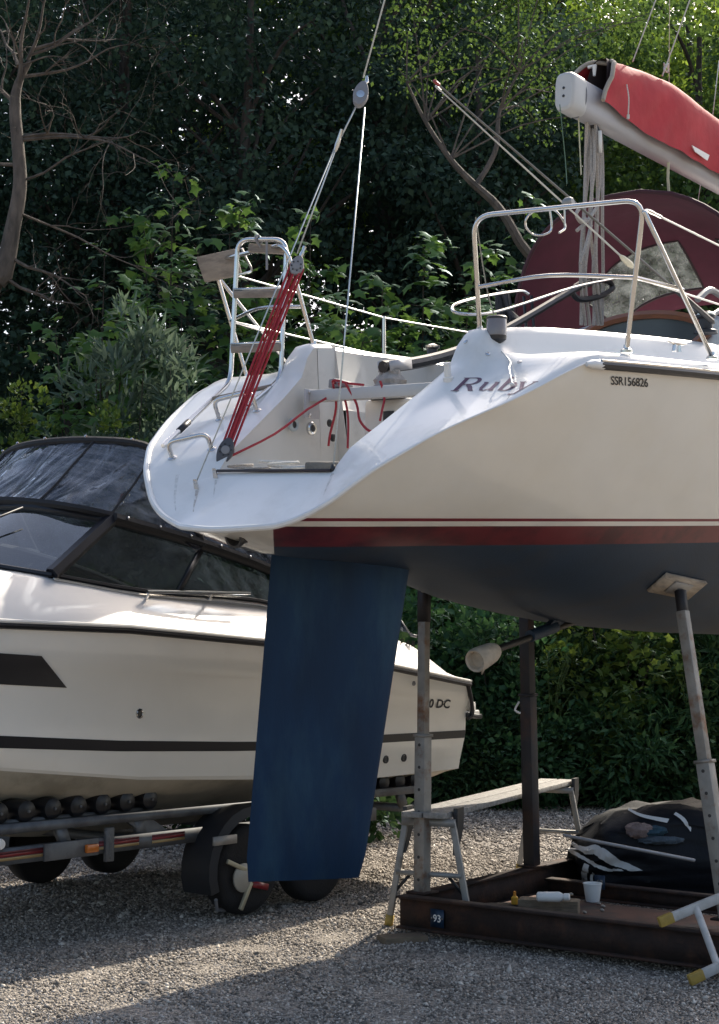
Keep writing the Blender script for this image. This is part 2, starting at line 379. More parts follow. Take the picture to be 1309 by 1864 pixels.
def clump_points(cl, per, r, flat=0.7):
    """leaf base points in fuzzy balls round cluster centres, denser to the shell"""
    k = len(cl); d = rand_dirs(k * per); rad = rng.random(k * per) ** 0.45
    rr = np.repeat(r * (0.6 + 0.8 * rng.random(k)), per)
    P = np.repeat(cl, per, 0) + d * (rad * rr)[:, None] * np.array([1, 1, flat]); return P, d
def ellipsoid_pts(c, rad, n, shell=0.5):
    d = rand_dirs(n); r = rng.random(n) ** shell; return np.asarray(c) + d * r[:, None] * np.asarray(rad)
bark_dark = mat('bark_dark', (0.045, 0.036, 0.028), 0.9, var=0.35, vscale=9, bump=0.6, bscale=30, stretch=(1, 1, 0.3))
bark_grey = mat('bark_grey', (0.11, 0.088, 0.07), 0.9, var=0.4, vscale=9, bump=0.6, bscale=30, col2=(0.06, 0.05, 0.04), cscale=5, stretch=(1, 1, 0.35))
L_OAK = leaf_mat('leaf_dark_evergreen', (0.019, 0.036, 0.026), (0.050, 0.084, 0.054), trans=0.25, gloss=0.12)
L_WOOD = leaf_mat('leaf_mid_green', (0.034, 0.070, 0.022), (0.075, 0.135, 0.040), trans=0.4, gloss=.12)
L_LIGHT = leaf_mat('leaf_light_green', (0.06, 0.12, 0.025), (0.13, 0.20, 0.045), trans=0.6, gloss=.1)
L_LEAN = leaf_mat('leaf_soft_green', (0.032, 0.066, 0.020), (0.066, 0.115, 0.032), trans=0.4, gloss=.1)
L_SYC = leaf_mat('leaf_sycamore', (0.045, 0.105, 0.030), (0.105, 0.195, 0.055), trans=0.42, gloss=0.16)
L_BUD = leaf_mat('leaf_grey_green', (0.062, 0.10, 0.066), (0.12, 0.165, 0.115), trans=0.3, gloss=0.25)
L_HEDGE = leaf_mat('leaf_hedge', (0.028, 0.080, 0.034), (0.070, 0.145, 0.058), trans=0.4)
L_BRAM = leaf_mat('leaf_bramble', (0.05, 0.10, 0.024), (0.12, 0.175, 0.042), trans=0.4)
L_IVY = leaf_mat('leaf_ivy', (0.022, 0.050, 0.022), (0.058, 0.105, 0.040), trans=0.15, gloss=0.12)

def trunk_and_limbs(mb, base, top, r0, targets, lean=(0, 0), wob=0.15):
    base = Vector(base); top = Vector(top); k = 7; pts = []; rr = []
    for i in range(k):
        t = i / (k - 1); p = base.lerp(top, t) + Vector((random.uniform(-wob, wob), random.uniform(-wob, wob), 0)) * (t * (1 - t) * 4)
        pts.append(p); rr.append(r0 * (1 - 0.75 * t))
    mb.tube(pts, rr, n=7, sm=3)
    for tg in targets:
        tg = Vector(tg); t = min(0.95, max(0.25, (tg.z - base.z) / max(0.1, (top.z - base.z)) - random.uniform(0.12, 0.3)))
        s = base.lerp(top, t); mid = s.lerp(tg, 0.5) + Vector((random.uniform(-.3, .3), random.uniform(-.3, .3), random.uniform(0, .4)))
        mb.tube([s, mid, tg], [r0 * (1 - 0.75 * t) * 0.5, r0 * 0.2, r0 * 0.06], n=5, sm=4)
def tree(name, label, X, Y, height, rad, m, bark, ncl, per, clr, size, trunk_r=0.16, zlow=0.25, group=None, cat='tree', shape=LEAF_OVATE, lean=(0, 0), droop=0.3, top=None):
    z0 = float(hill_z(X, Y)) - 0.1
    root = empty(name, (X, Y, z0), label=label, cat=cat, group=group)
    cz = height * (1 + zlow) / 2; c = np.array([lean[0], lean[1], cz])
    cl = ellipsoid_pts(c, (rad, rad, height * (1 - zlow) / 2), ncl)
    mb = MB(); trunk_and_limbs(mb, (0, 0, 0), (lean[0] * 0.8, lean[1] * 0.8, height * 0.85), trunk_r, [tuple(p) for p in cl[: min(ncl, 26)]])
    mb.build('trunk', bark, root)
    P, d = clump_points(cl, per, clr)
    n = len(P); D = d * 0.35 + rand_dirs(n) * 0.8 + np.array([0, 0, -droop]); N = d * 1.0 + rand_dirs(n) * 0.5 + np.array([0, 0, 0.45])
    leaves('crown', P, D, N, size * (0.6 + 0.8 * rng.random(n)), shape, m, root)
    return root
# tall wood on the bank, far enough back that the sun clears it over the yard
far = [(-13.5, 33, 15.5, 4.0, 'dark evergreen oak at the far left edge of the wood', L_OAK), (-9.2, 31, 14.5, 3.6, 'dark evergreen oak behind the bare-branched tree', L_OAK),
       (-5.6, 33.5, 16.5, 3.8, 'broad dark evergreen oak left of the backstay', L_OAK), (-2.4, 31.5, 15.0, 3.4, 'dense blue-green evergreen oak behind the boarding ladder', L_OAK),
       (0.6, 34, 16.5, 3.6, 'dark evergreen oak rising behind the backstay block', L_OAK), (-7.4, 38, 19, 4.2, 'tall dark oak in the second row at left', L_OAK),
       (-3.4, 39, 20, 4.4, 'tall dark oak in the second row left of centre', L_OAK), (1.0, 39.5, 20, 4.4, 'tall mid-green tree in the second row behind the backstay', L_WOOD),
       (4.6, 36, 15.0, 3.4, 'mid-green tree behind the boom end', L_WOOD), (5.0, 41, 19, 4.2, 'tall back-lit tree in the second row right of centre', L_LIGHT),
       (9.2, 40, 18.5, 4.0, 'tall back-lit tree behind the red sail cover', L_LIGHT), (8.0, 33.5, 13.0, 3.0, 'mid-green tree at the right edge behind the boom', L_WOOD),
       (2.6, 31.2, 12.0, 2.7, 'dark evergreen tree below the two thin poles', L_OAK), (-12.5, 41, 20, 4.4, 'tall dark oak in the second row at the far left', L_OAK),
       (12.8, 37, 14, 3.4, 'mid-green tree beyond the right edge of the wood', L_WOOD), (-0.9, 44, 22, 4.6, 'tallest light-green tree at the top of the bank', L_LIGHT),
       (3.2, 46, 22, 4.4, 'light-green tree at the top of the bank right of centre', L_LIGHT), (7.4, 47, 22, 4.4, 'light-green tree at the top of the bank behind the sail cover', L_LIGHT),
       (-6.0, 46, 22, 4.6, 'dark tree at the top of the bank left of centre', L_OAK), (12.2, 46, 21, 4.4, 'light-green tree at the top of the bank at far right', L_LIGHT), (-11, 47, 22, 4.6, 'dark tree at the top of the bank at far left', L_OAK),
       (5.6, 51, 23, 4.8, 'hazy light-green tree on the skyline behind the boom', L_LIGHT), (10.4, 52, 23, 4.8, 'hazy light-green tree on the skyline at right', L_LIGHT), (0.8, 52, 24, 5, 'hazy dark tree on the skyline right of the backstay', L_WOOD), (-8.4, 52, 24, 5, 'hazy dark tree on the skyline at left', L_WOOD)]
for X, Y, h, r, lb, m in far:
    h = (h if X < 6.5 else (16.5 if Y > 43 else (14.5 if Y > 37.5 else 13.5)))
    back = Y > 43
    tree('oak_tree' if m is L_OAK else 'broadleaf_tree', lb, X, Y, h * random.uniform(.94, 1.05), r, m, bark_dark,
         105 if back else 85, 118 if back else 215, 1.2 if back else 1.12, 0.27 if back else 0.15, trunk_r=0.24, zlow=0.0, group='tall trees of the wood')
# a leaning pale limb tree right of the backstay
def leaning_tree():
    Y = 24.0; root = empty('leaning_tree', WY(945, 470, Y), label='leaning tree with pale forked limb and light green leaves beyond the pushpit', cat='tree')
    o = root.location; q = lambda px, py, dy=0: WY(px, py, Y + dy) - o
    mb = MB(); base = Vector((1.3, 0.5, float(hill_z(o.x, Y)) - o.z - 0.2))
    mb.tube([base, q(1010, 580, .2), q(945, 440), q(905, 375), q(862, 335), q(820, 290), q(775, 222), q(740, 150)], [.12, .10, .085, .075, .065, .05, .035, .02], n=7, sm=4)
    mb.tube([q(866, 338), q(890, 300, .2), q(905, 262, .3), q(910, 200, .5), q(945, 130, .6)], [.055, .05, .045, .035, .02], n=6, sm=4)
    tg = []
    for i in range(26):
        a = random.choice([q(775, 222), q(740, 150), q(910, 200, .5), q(945, 130, .6), q(820, 290)])
        t = a + Vector((random.uniform(-1.6, 2.6), random.uniform(-1.2, 1.8), random.uniform(-.2, 2.4))); tg.append(t)
        mb.tube([a, a.lerp(t, .5) + Vector((0, 0, .2)), t], [.02, .014, .006], n=4, sm=3)
    mb.build('trunk', bark_grey, root)
    cl = np.array([tuple(t) for t in tg]); P, d = clump_points(cl, 120, 0.75, .7); n = len(P)
    leaves('crown', P, d * .6 + rand_dirs(n) * .7 + [0, 0, -.3], rand_dirs(n) * .7 + [0, 0, 1], 0.075 * (0.6 + .7 * rng.random(n)), LEAF_OVATE, L_LEAN, root)
leaning_tree()
# bare, twiggy tree at the left edge
def bare_tree():
    Y = 20.5; o = WY(2, 545, Y); o.z = float(hill_z(o.x, Y)) - 0.05
    root = empty('bare_tree', o, label='bare twiggy grey tree with leafless branches at the left edge', cat='tree')
    q = lambda px, py, dy=0: WY(px, py, Y + dy) - o
    mb = MB(); tw = MB()
    mb.tube([Vector((-0.5, 0, 0)), q(-30, 600), q(5, 500), q(22, 420), q(36, 340), q(33, 270), q(27, 195), q(34, 150), q(55, 110)], [.17, .155, .14, .115, .1, .09, .085, .06, .035], n=9, sm=4)
    def br(p, d, L, r, lev):
        pts = [p]; rr = [r]; k = 5
        for i in range(k):
            d = (d + Vector((random.uniform(-.35, .35), random.uniform(-.35, .35), random.uniform(-.3, .28)))).normalized()
            pts.append(pts[-1] + d * (L / k)); rr.append(r * (1 - 0.8 * (i + 1) / k))
        (mb if lev == 0 else tw).tube(pts, rr, n=5 if lev < 2 else 3, sm=2)
        if lev < 3:
            for i in range({0: 5, 1: 3, 2: 2}[lev]):
                j = random.randint(1, k); dd = (d + Vector((random.uniform(-1, 1), random.uniform(-1, 1), random.uniform(-.8, .9)))).normalized()
                br(pts[j], dd, L * random.uniform(.4, .65), max(.0028, rr[j] * .55 + .001), lev + 1)
    for (px, py), dx, dz, L, r in (((36, 250), 1, .05, 2.0, .03), ((40, 255), .9, -.1, 2.4, .03), ((33, 160), .5, .8, 1.6, .04), ((30, 190), -.6, .7, 1.6, .035), ((40, 140), .8, .3, 1.7, .03),
                                  ((50, 110), .3, 1, 1.4, .03), ((40, 390), .9, -.05, 2.2, .022), ((22, 470), .8, -.35, 1.4, .03), ((10, 505), .7, -.7, 1.3, .03), ((33, 120), -.3, .9, 1.5, .03), ((60, 90), .7, .6, 1.5, .03),
                                  ((28, 300), -.9, .2, 1.5, .03), ((55, 100), 1, .1, 1.9, .025), ((36, 330), .8, .25, 1.9, .022)):
        br(q(px, py), Vector((dx, random.uniform(-.4, .4), dz)), L, r, 0)
    mb.build('trunk', bark_grey, root); tw.build('twigs', bark_grey, root, kind='stuff')
bare_tree()
# young sycamores: tiers of broad lobed leaves
def sycamore(label, px, py_top, Y, w, nst=7, n_leaf=1100, size=0.2):
    top = WY(px, py_top, Y); z0 = float(hill_z(top.x, Y)) - 0.1; H = top.z - z0
    root = empty('sycamore_sapling', (top.x, Y, z0), label=label, cat='sapling', group='young sycamores in front of the wood')
    mb = MB(); tips = []
    for i in range(nst):
        a = 6.28 * i / nst + random.uniform(-.4, .4); hh = H * (1.0 if i == 0 else random.uniform(.55, .95)); rad = 0.05 if i == 0 else random.uniform(.3, 1.0) * w
        p = [Vector((0.15 * math.cos(a), 0.15 * math.sin(a), 0)), Vector((rad * .5 * math.cos(a), rad * .5 * math.sin(a), hh * .5)), Vector((rad * math.cos(a), rad * math.sin(a), hh))]
        mb.tube(p, [.035, .022, .006], n=5, sm=5)
        for t in np.linspace(.22, 1, 13):
            q = p[0].lerp(p[2], t) if t > .5 else p[0].lerp(p[1], t * 2)
            for s in range(3):
                b = random.uniform(0, 6.28); L = random.uniform(.25, .75) * (1.15 - t * .75) * w ** .5
                e = q + Vector((L * math.cos(b), L * math.sin(b), random.uniform(-.05, .22))); mb.tube([q, e], [.008, .003], n=3, cap=False); tips.append(e)
    mb.build('trunk', bark_dark, root)
    tips = np.array([tuple(t) for t in tips]); k = len(tips); idx = rng.integers(0, k, n_leaf)
    P = tips[idx] + rng.normal(0, .12, (n_leaf, 3)) * [1, 1, .55]
    out = P.copy(); out[:, 2] = 0; out /= (np.linalg.norm(out, axis=1, keepdims=True) + .05)
    D = out * .5 + rng.normal(0, .45, (n_leaf, 3)) * [1, 1, .5] + [0, -.35, -.42]; N = rng.normal(0, .28, (n_leaf, 3)) + [0, -.25, 1]
    leaves('crown', P, D, N, size * (.55 + .75 * rng.random(n_leaf)), LEAF_MAPLE, L_SYC, root)
for lb, px, pt, Y, w, nl in (('tall young sycamore with tiered leaves left of the boarding ladder', 310, 322, 23.0, 1.25, 1500), ('young sycamore beside the grey-green shrub at left', 185, 470, 21.6, .8, 800),
                             ('young sycamore directly behind the boarding ladder', 430, 392, 22.6, 1.2, 1300), ('young sycamore between the ladder and the backstay wire', 560, 405, 23.5, 1.2, 1200),
                             ('bright young sycamore behind the lifeline stanchion', 765, 452, 21.8, 1.1, 1500), ('young sycamore just left of the starboard pushpit', 690, 520, 21.0, .9, 900),
                             ('young sycamore behind the starboard pushpit legs', 870, 470, 22.4, 1.0, 1000), ('small sycamore under the leaning limb', 950, 385, 24.5, .9, 700), ('low young sycamore behind the cockpit', 620, 560, 20.6, .9, 800)):
    sycamore(lb, px, pt, Y, w, n_leaf=int(nl * 1.5))
# shrubs
def shrub(name, label, px, py_top, Y, rx, ry, m, shape, size, ncl, per, clr, flat=.8, up=.1, group=None, low=0.0, cat='shrub'):
    top = WY(px, py_top, Y); z0 = float(hill_z(top.x, Y)) - .08; H = top.z - z0
    root = empty(name, (top.x, Y, z0), label=label, cat=cat, group=group)
    cl = ellipsoid_pts((0, 0, H * .48), (rx, ry, H * .52), ncl, .4); cl = cl[cl[:, 2] > low]
    mb = MB()
    for p in cl[:40]:
        mb.tube([Vector((p[0] * .15, p[1] * .15, 0)), Vector((p[0] * .5, p[1] * .5, p[2] * .6)), Vector(tuple(p))], [.02, .014, .004], n=4, sm=3)
    mb.build('stems', bark_dark, root)
    P, d = clump_points(cl, per, clr, flat); n = len(P); ok = P[:, 2] > .02; P = P[ok]; d = d[ok]; n = len(P)
    out = P - [0, 0, H * .4]; out /= np.linalg.norm(out, axis=1, keepdims=True) + .1
    leaves('foliage', P, d * .5 + out * .6 + rand_dirs(n) * .6 + [0, 0, up], rand_dirs(n) * .6 + out * .5 + [0, 0, .6], size * (.6 + .8 * rng.random(n)), shape, m, root)
shrub('buddleia_shrub', 'large grey-green shrub with narrow leaves behind the motorboat canopy', 235, 556, 19.6, 1.15, .8, L_BUD, LEAF_LANCE, .21, 150, 34, .24, up=.25)
shrub('buddleia_shrub', 'grey-green narrow-leaved shrub half hidden by the yacht stern', 330, 640, 19.3, .8, .7, L_BUD, LEAF_LANCE, .2, 80, 30, .22, up=.2)
for lb, px, pt, w in (('low bramble at the left edge above the motorboat canopy', -60, 700, .9), ('low bramble mound left of the grey-green shrub', 60, 690, .8), ('low bramble mound in front of the grey-green shrub', 190, 730, .8), ('low bramble behind the yacht transom corner', 320, 745, .8), ('low bramble hidden mostly behind the yacht cockpit', 520, 700, 1.0)):
    shrub('bramble_bush', lb, px, pt, 18.9, w, .6, L_BRAM, LEAF_OVATE, .075, 110, 60, .2, group='brambles along the foot of the bank')
HED = [('leafy shrub at the back of the gravel right of the motorboat stern', 905, 1085, 19.2, 1.1, L_HEDGE, .1), ('dark leafy shrub behind the dark steel prop', 1010, 1070, 19.5, 1.1, L_IVY, .1), ('lighter green shrub between the two tall props', 1110, 1080, 19.0, .9, L_BRAM, .085),
       ('leafy shrub behind the right-hand rusty prop', 1215, 1075, 19.3, 1.1, L_HEDGE, .1), ('dark shrub at the right edge of the hedge', 1330, 1080, 19.2, 1.0, L_IVY, .11), ('leafy shrub behind the motorboat stern', 790, 1060, 19.6, 1.1, L_HEDGE, .1),
       ('low ferny shrub at the gravel edge behind the bench', 960, 1250, 18.7, .8, L_HEDGE, .085), ('low ferny shrub at the gravel edge behind the black cover', 1150, 1235, 18.7, .9, L_HEDGE, .085), ('leafy shrub hidden mostly by the rudder', 640, 1060, 19.5, 1.1, L_HEDGE, .1), ('low dark shrub at the right end of the gravel', 1290, 1260, 18.7, .8, L_IVY, .09), ('low shrub beside the motorboat stern', 850, 1290, 18.75, .6, L_IVY, .08)]
for i, (lb, px, pt, Y, w, m, sz) in enumerate(HED):
    shrub('hedge_shrub', lb, px, pt + (0, 40, -30, 20, -20, 10, 0, 30, 0, 10, 0)[i], Y, w, .8, m, (LEAF_OVATE, LEAF_LANCE, LEAF_MAPLE)[i % 3], sz * (1.0, 1.7, 1.15)[i % 3], 120, (60, 50, 26)[i % 3], .34, flat=.6, group='mixed shrubs along the back of the yard')
for lb, px, Y, zt in (('leafy shrub behind the trailer wheels', 590, 15.2, 2.7), ('leafy shrub behind the motorboat amidships', 420, 15.4, 2.9), ('leafy shrub behind the trailer rollers', 210, 15.3, 2.8), ('leafy shrub behind the motorboat bow', 0, 15.2, 2.8), ('leafy shrub off the left edge behind the motorboat', -190, 15.2, 2.8)):
    p = WY(px, 1200, Y); py = 1200 + (CAMH - zt) / Y * FPX
    shrub('hedge_shrub', lb, px, py, Y, .85, .5, L_IVY, LEAF_OVATE, .10, 120, 60, .28, flat=.7, group='mixed shrubs along the back of the yard')  # heights raised, hidden by the boat, to shade the ground behind it
# saplings and tall plants standing out of the hedge
for lb, px, pt, Y in (('tall pale cow parsley stems in the hedge', 1000, 1165, 18.6), ('arching pale green plant at the right of the hedge', 1260, 1190, 18.6)):
    top = WY(px, pt, Y); r = empty('wild_plant', (top.x, Y, 0), label=lb, cat='plant')
    mb = MB()
    for i in range(16):
        a = random.uniform(0, 6.28); L = random.uniform(.2, .5); hh = top.z * random.uniform(.6, 1)
        mb.tube([Vector((0, 0, 0)), Vector((L * .3 * math.cos(a), L * .3 * math.sin(a), hh * .7)), Vector((L * math.cos(a), L * math.sin(a), hh))], [.008, .006, .003], n=4, sm=5)
    mb.build('stems', mat('stem_green', (.10, .16, .05), .6), r)
    n = 500; t = rng.random(n); a = rng.random(n) * 6.28
    P = np.stack([.4 * t * np.cos(a), .4 * t * np.sin(a), top.z * (.35 + .62 * rng.random(n))], 1)
    leaves('foliage', P, rand_dirs(n) + [0, 0, -.2], rand_dirs(n) * .5 + [0, -.3, 1], .13 * (.5 + .7 * rng.random(n)), LEAF_LANCE, L_BRAM, r)
# ivy and undergrowth covering the bank under the trees
def undergrowth():
    n = 95000; Y = 19.3 + 31 * rng.random(n) ** 1.25; X = rng.uniform(-1, 1, n) * (.27 * Y + 2.5)
    hgt = .15 + 1.9 * np.array([max(0, noise.noise((x * .45, y * .45, 1)) + .35) for x, y in zip(X, Y)])
    P = np.stack([X, Y, hill_z(X, Y) + hgt * rng.random(n) ** .7], 1)
    leaves('undergrowth', P, rand_dirs(n) + [0, -.3, -.2], rand_dirs(n) * .7 + [0, -.5, .8], (.09 + .006 * (Y - 18)) * (.6 + .8 * rng.random(n)), LEAF_OVATE, L_IVY, label='dark ivy and undergrowth covering the bank under the trees', cat='undergrowth')
undergrowth()
# ------------------------------------------------------------------ the sailing yacht (local x forward, y port, z up from its waterline)
F0 = Vector((math.sin(YAW), math.cos(YAW), 0)); P0 = Vector((-math.cos(YAW), math.sin(YAW), 0)); U0 = Vector((0, 0, 1))
TRIM, HEEL = math.radians(3.2), math.radians(3.7)
_F = F0 * math.cos(TRIM) + U0 * math.sin(TRIM); _U = U0 * math.cos(TRIM) - F0 * math.sin(TRIM)
_P = P0 * math.cos(HEEL) + _U * math.sin(HEEL); _U = _U * math.cos(HEEL) - P0 * math.sin(HEEL)
YT = Vector((-0.85, 7.2, 2.4))
YM = Matrix(((_F.x, _P.x, _U.x, YT.x), (_F.y, _P.y, _U.y, YT.y), (_F.z, _P.z, _U.z, YT.z), (0, 0, 0, 1)))
YF = Frame(YM)
yacht = empty('sailing_yacht', M=YM, label='cream sailing yacht with open sloping stern and blue keel paint propped on a steel cradle', cat='yacht')
def yp(px, py, **k): return YF.at(px, py, **k)

gel_top = mat('gelcoat_cream', (0.69, 0.672, 0.615), 0.14, var=0.05, vscale=1.5, coat=0.35, col2=(0.67, 0.645, 0.575), cscale=0.9, cmix=.4)
gel_white = mat('gelcoat_white', (0.67, 0.675, 0.665), 0.32, var=0.04, vscale=3, coat=0.25, col2=(0.58, 0.585, 0.57), cscale=2.2, cmix=.3)
gel_inner = mat('gelcoat_cockpit', (0.56, 0.55, 0.52), 0.45, var=0.05, vscale=5, coat=0.15, col2=(0.46, 0.45, 0.42), cscale=3.5, cmix=.2)  # cockpit gelcoat darkened, its shading put into the base colour
red_paint = mat('boot_red', (0.125, 0.020, 0.024), 0.38, var=0.14, vscale=4, col2=(0.055, 0.012, 0.016), cscale=3)
stripe_red = mat('stripe_red', (0.16, 0.02, 0.03), 0.35, var=0.08)
blue_paint = mat('antifouling_blue', (0.013, 0.030, 0.055), 0.6, var=0.22, vscale=2.5, col2=(0.024, 0.030, 0.040), cscale=1.3, cmix=.35, bump=.08, bscale=70)
blue_rud = mat('rudder_blue', (0.0035, 0.024, 0.060), 0.6, var=0.4, vscale=3.4, col2=(0.012, 0.040, 0.072), cscale=3.2, cmix=.38, spec=.25, bump=.06, bscale=80, stretch=(1, 1, .3))
steel = mat('stainless', (0.62, 0.61, 0.59), 0.17, 1.0, var=0.06, vscale=8)
alloy = mat('anodised_alloy', (0.40, 0.395, 0.41), 0.5, .15, var=0.05)
black_pl = mat('black_plastic', (0.018, 0.018, 0.02), 0.4, var=0.15, vscale=10)
grey_pl = mat('grey_plastic', (0.20, 0.20, 0.21), 0.45, var=0.1)
white_pl = mat('white_plastic', (0.72, 0.70, 0.66), 0.4, var=0.06)
teak = mat('weathered_teak', (0.25, 0.215, 0.18), 0.75, var=0.2, vscale=3, stretch=(6, 1.5, 9), bump=.15, bscale=20, col2=(.17, .145, .125), cscale=2.5)
red_rope = mat('red_rope', (0.34, 0.022, 0.035), 0.7, var=0.3, vscale=160, bump=.4, bscale=300)
wht_rope = mat('white_rope', (0.62, 0.60, 0.55), 0.8, var=0.2, vscale=120, bump=.4, bscale=250)
grey_rope = mat('grey_rope', (0.40, 0.36, 0.32), 0.85, var=0.3, vscale=110, bump=.5, bscale=220)
wire_m = mat('rigging_wire', (0.50, 0.53, 0.52), 0.4, 0.7, var=0.15, vscale=90)
burg = mat('burgundy_canvas', (0.088, 0.012, 0.032), 0.85, var=0.16, vscale=5, bump=.12, bscale=14)
red_cvs = mat('red_canvas', (0.43, 0.026, 0.036), 0.8, var=0.14, vscale=5, bump=.25, bscale=9)
lining = mat('beige_lining', (0.36, 0.31, 0.25), 0.9, var=0.15)
purple = mat('purple_letter', (0.075, 0.028, 0.075), 0.5, var=0.05)
black_let = mat('black_letter', (0.012, 0.012, 0.016), 0.5, var=0.05)

OUT = [(.200, 0, .033), (.222, .218, .043), (.285, .352, .059), (.320, .497, .108), (.365, .618, .179), (.424, .716, .264), (.492, .808, .346), (.580, .894, .420),
       (.674, .975, .493), (.793, 1.046, .562), (.916, 1.120, .626), (1.047, 1.191, .691), (1.191, 1.253, .764), (1.348, 1.307, .845), (1.50, 1.345, .91), (1.62, 1.372, .945)]
BD = [(.2, 1.19), (.8, 1.27), (1.62, 1.372), (1.9, 1.43), (2.5, 1.51), (3.5, 1.60), (5, 1.68), (6.5, 1.66), (8, 1.45), (9.5, 1.02), (11, .45), (12.2, .012)]
HDK = [(.2, .9), (1.0, .93), (1.62, .945), (3, .99), (6, 1.08), (12.2, 1.42)]
HK = [(.2, .033), (.4, -.025), (.65, -.088), (1.0, -.118), (1.4, -.142), (1.83, -.20), (2.3, -.31), (2.74, -.42), (4, -.60), (6, -.72), (8, -.62), (10, -.25), (11.5, .3), (12.2, 1.2)]
EX = [(.2, .385), (1, .385), (3, .335), (6, .31), (9, .42), (12.2, .9)]
from bisect import bisect
def sm_interp(x, K):
    """cubic (Catmull) through knots"""
    xs = [k[0] for k in K]; i = min(max(bisect(xs, x) - 1, 0), len(K) - 2)
    x0, y0 = K[i]; x1, y1 = K[i + 1]; h = x1 - x0; t = min(max((x - x0) / h, 0), 1)
    def sl(j):
        if j == 0: return (K[1][1] - K[0][1]) / (K[1][0] - K[0][0])
        if j == len(K) - 1: return (K[-1][1] - K[-2][1]) / (K[-1][0] - K[-2][0])
        return (K[j + 1][1] - K[j - 1][1]) / (K[j + 1][0] - K[j - 1][0])
    m0, m1 = sl(i) * h, sl(i + 1) * h
    return y0 * (2 * t ** 3 - 3 * t * t + 1) + m0 * (t ** 3 - 2 * t * t + t) + y1 * (-2 * t ** 3 + 3 * t * t) + m1 * (t ** 3 - t * t)
def hull_b(x, tau): return sm_interp(x, BD) * tau ** sm_interp(x, EX) if tau > 0 else 0.0
def hull_h(x, tau): a = sm_interp(x, HK); return a + (sm_interp(x, HDK) - a) * tau
OT = []
for x, b, h in OUT:
    OT.append((h - sm_interp(x, HK)) / (sm_interp(x, HDK) - sm_interp(x, HK)))
OT[0] = 0.0; OT[-1] = 1.0
TAUS = [0, .004, .015, .03, .055, .085] + list(np.linspace(.12, 1, 26))
def out_at(tau): return [float(np.interp(tau, OT, [o[i] for o in OUT])) for i in range(3)]
def hull_rows(sg):
    rows = []
    for tau in TAUS:
        xo, bo, ho = out_at(tau); R = []
        db = bo - hull_b(xo, tau); dh = ho - hull_h(xo, tau)
        for s in np.linspace(0, 1, 46):
            x = xo + (12.2 - xo) * s ** 1.35; k = math.exp(-(x - xo) / .7)
            R.append(Vector((x, sg * (hull_b(x, tau) + db * k), hull_h(x, tau) + dh * k)))
        rows.append(R)
    return rows
def build_hull():
    S = hull_rows(-1); Pp = hull_rows(1)
    mb = MB(); mb.grid(S[::-1] + Pp[1:])
    me = mesh('hull', mb.V, mb.F); bm = bmesh.new(); bm.from_mesh(me); bpy.data.meshes.remove(me)
    bmesh.ops.remove_doubles(bm, verts=bm.verts, dist=.0005); bmesh.ops.recalc_face_normals(bm, faces=bm.faces)
    nrm = Vector((-.018, 0, 1)).normalized()
    CUTS = [.090, .074, .048, -.058]
    for cz in CUTS: bmesh.ops.bisect_plane(bm, geom=bm.verts[:] + bm.edges[:] + bm.faces[:], plane_co=(0, 0, cz), plane_no=nrm, dist=1e-5)
    AFT = Vector((.655, -.755, 0))
    bmesh.ops.bisect_plane(bm, geom=bm.verts[:] + bm.edges[:] + bm.faces[:], plane_co=(.65, 0, 0), plane_no=AFT, dist=1e-5)
    def cls(f):
        c = f.calc_center_median(); k = c.z - .018 * c.x
        if (Vector((c.x, -abs(c.y), 0)) - Vector((.65, 0, 0))).dot(AFT) < 0 and k < .074: return 'hull'
        if k > .090: return 'hull'
        if k > .074: return 'waterline_stripe'
        if k > .048: return 'hull'
        if k > -.058: return 'boot_top'
        return 'antifouling'
    tags = {f.index: cls(f) for f in bm.faces}
    for nm, m in (('hull', gel_top), ('waterline_stripe', stripe_red), ('boot_top', red_paint), ('antifouling', blue_paint)):
        b2 = bm.copy(); b2.faces.ensure_lookup_table()
        bmesh.ops.delete(b2, geom=[f for f in b2.faces if tags[f.index] != nm], context='FACES')
        me = bpy.data.meshes.new(nm); b2.to_mesh(me); b2.free(); link(nm, me, m, yacht)
    bm.free()
build_hull()
# deck moulding: sloping stern, side decks and coamings in one skin
BC = [(1.62, .70), (2.0, .80), (2.6, .95), (3.4, 1.06), (4.6, 1.14), (6.5, 1.12), (9, .7), (11.6, .2)]
BI = [(1.62, .55), (1.77, .555), (1.80, .70), (2.4, .84), (3.4, .96), (4.7, 1.02), (11, .1)]
HT = [(1.62, 1.16), (2.0, 1.20), (3.0, 1.25), (4.7, 1.31)]
def deck_prof(x):
    B, hd, bc, bi, ht = sm_interp(x, BD), sm_interp(x, HDK), interp(x, BC), interp(x, BI), interp(x, HT)
    return [(B, hd), (B - .012, hd + .028), (B - .045, hd + .045), (B - .11, hd + .05), (bc + .20 + .1 * max(0, B - bc - .5), hd + .055), (bc + .09, hd + .075), (bc + .045, hd + .6 * (ht - hd)),
            (bc + .018, ht - .035), (bc - .01, ht - .006), ((bc + bi) / 2, ht + .004), (bi + .03, ht), (bi, ht - .025)]
INN = [(.624, .40, .331), (.742, .42, .459), (.827, .43, .515), (.951, .45, .596), (1.28, .50, .812), (1.458, .53, .943), (1.515, .54, 1.06), (1.575, .545, 1.125), (1.62, .55, 1.135)]
def resample(L, n):
    L = np.array(L, float); d = np.r_[0, np.cumsum(np.linalg.norm(np.diff(L, axis=0), axis=1))]; u = np.linspace(0, d[-1], n)
    return np.stack([np.interp(u, d, L[:, i]) for i in range(3)], 1)
STRIP = {}
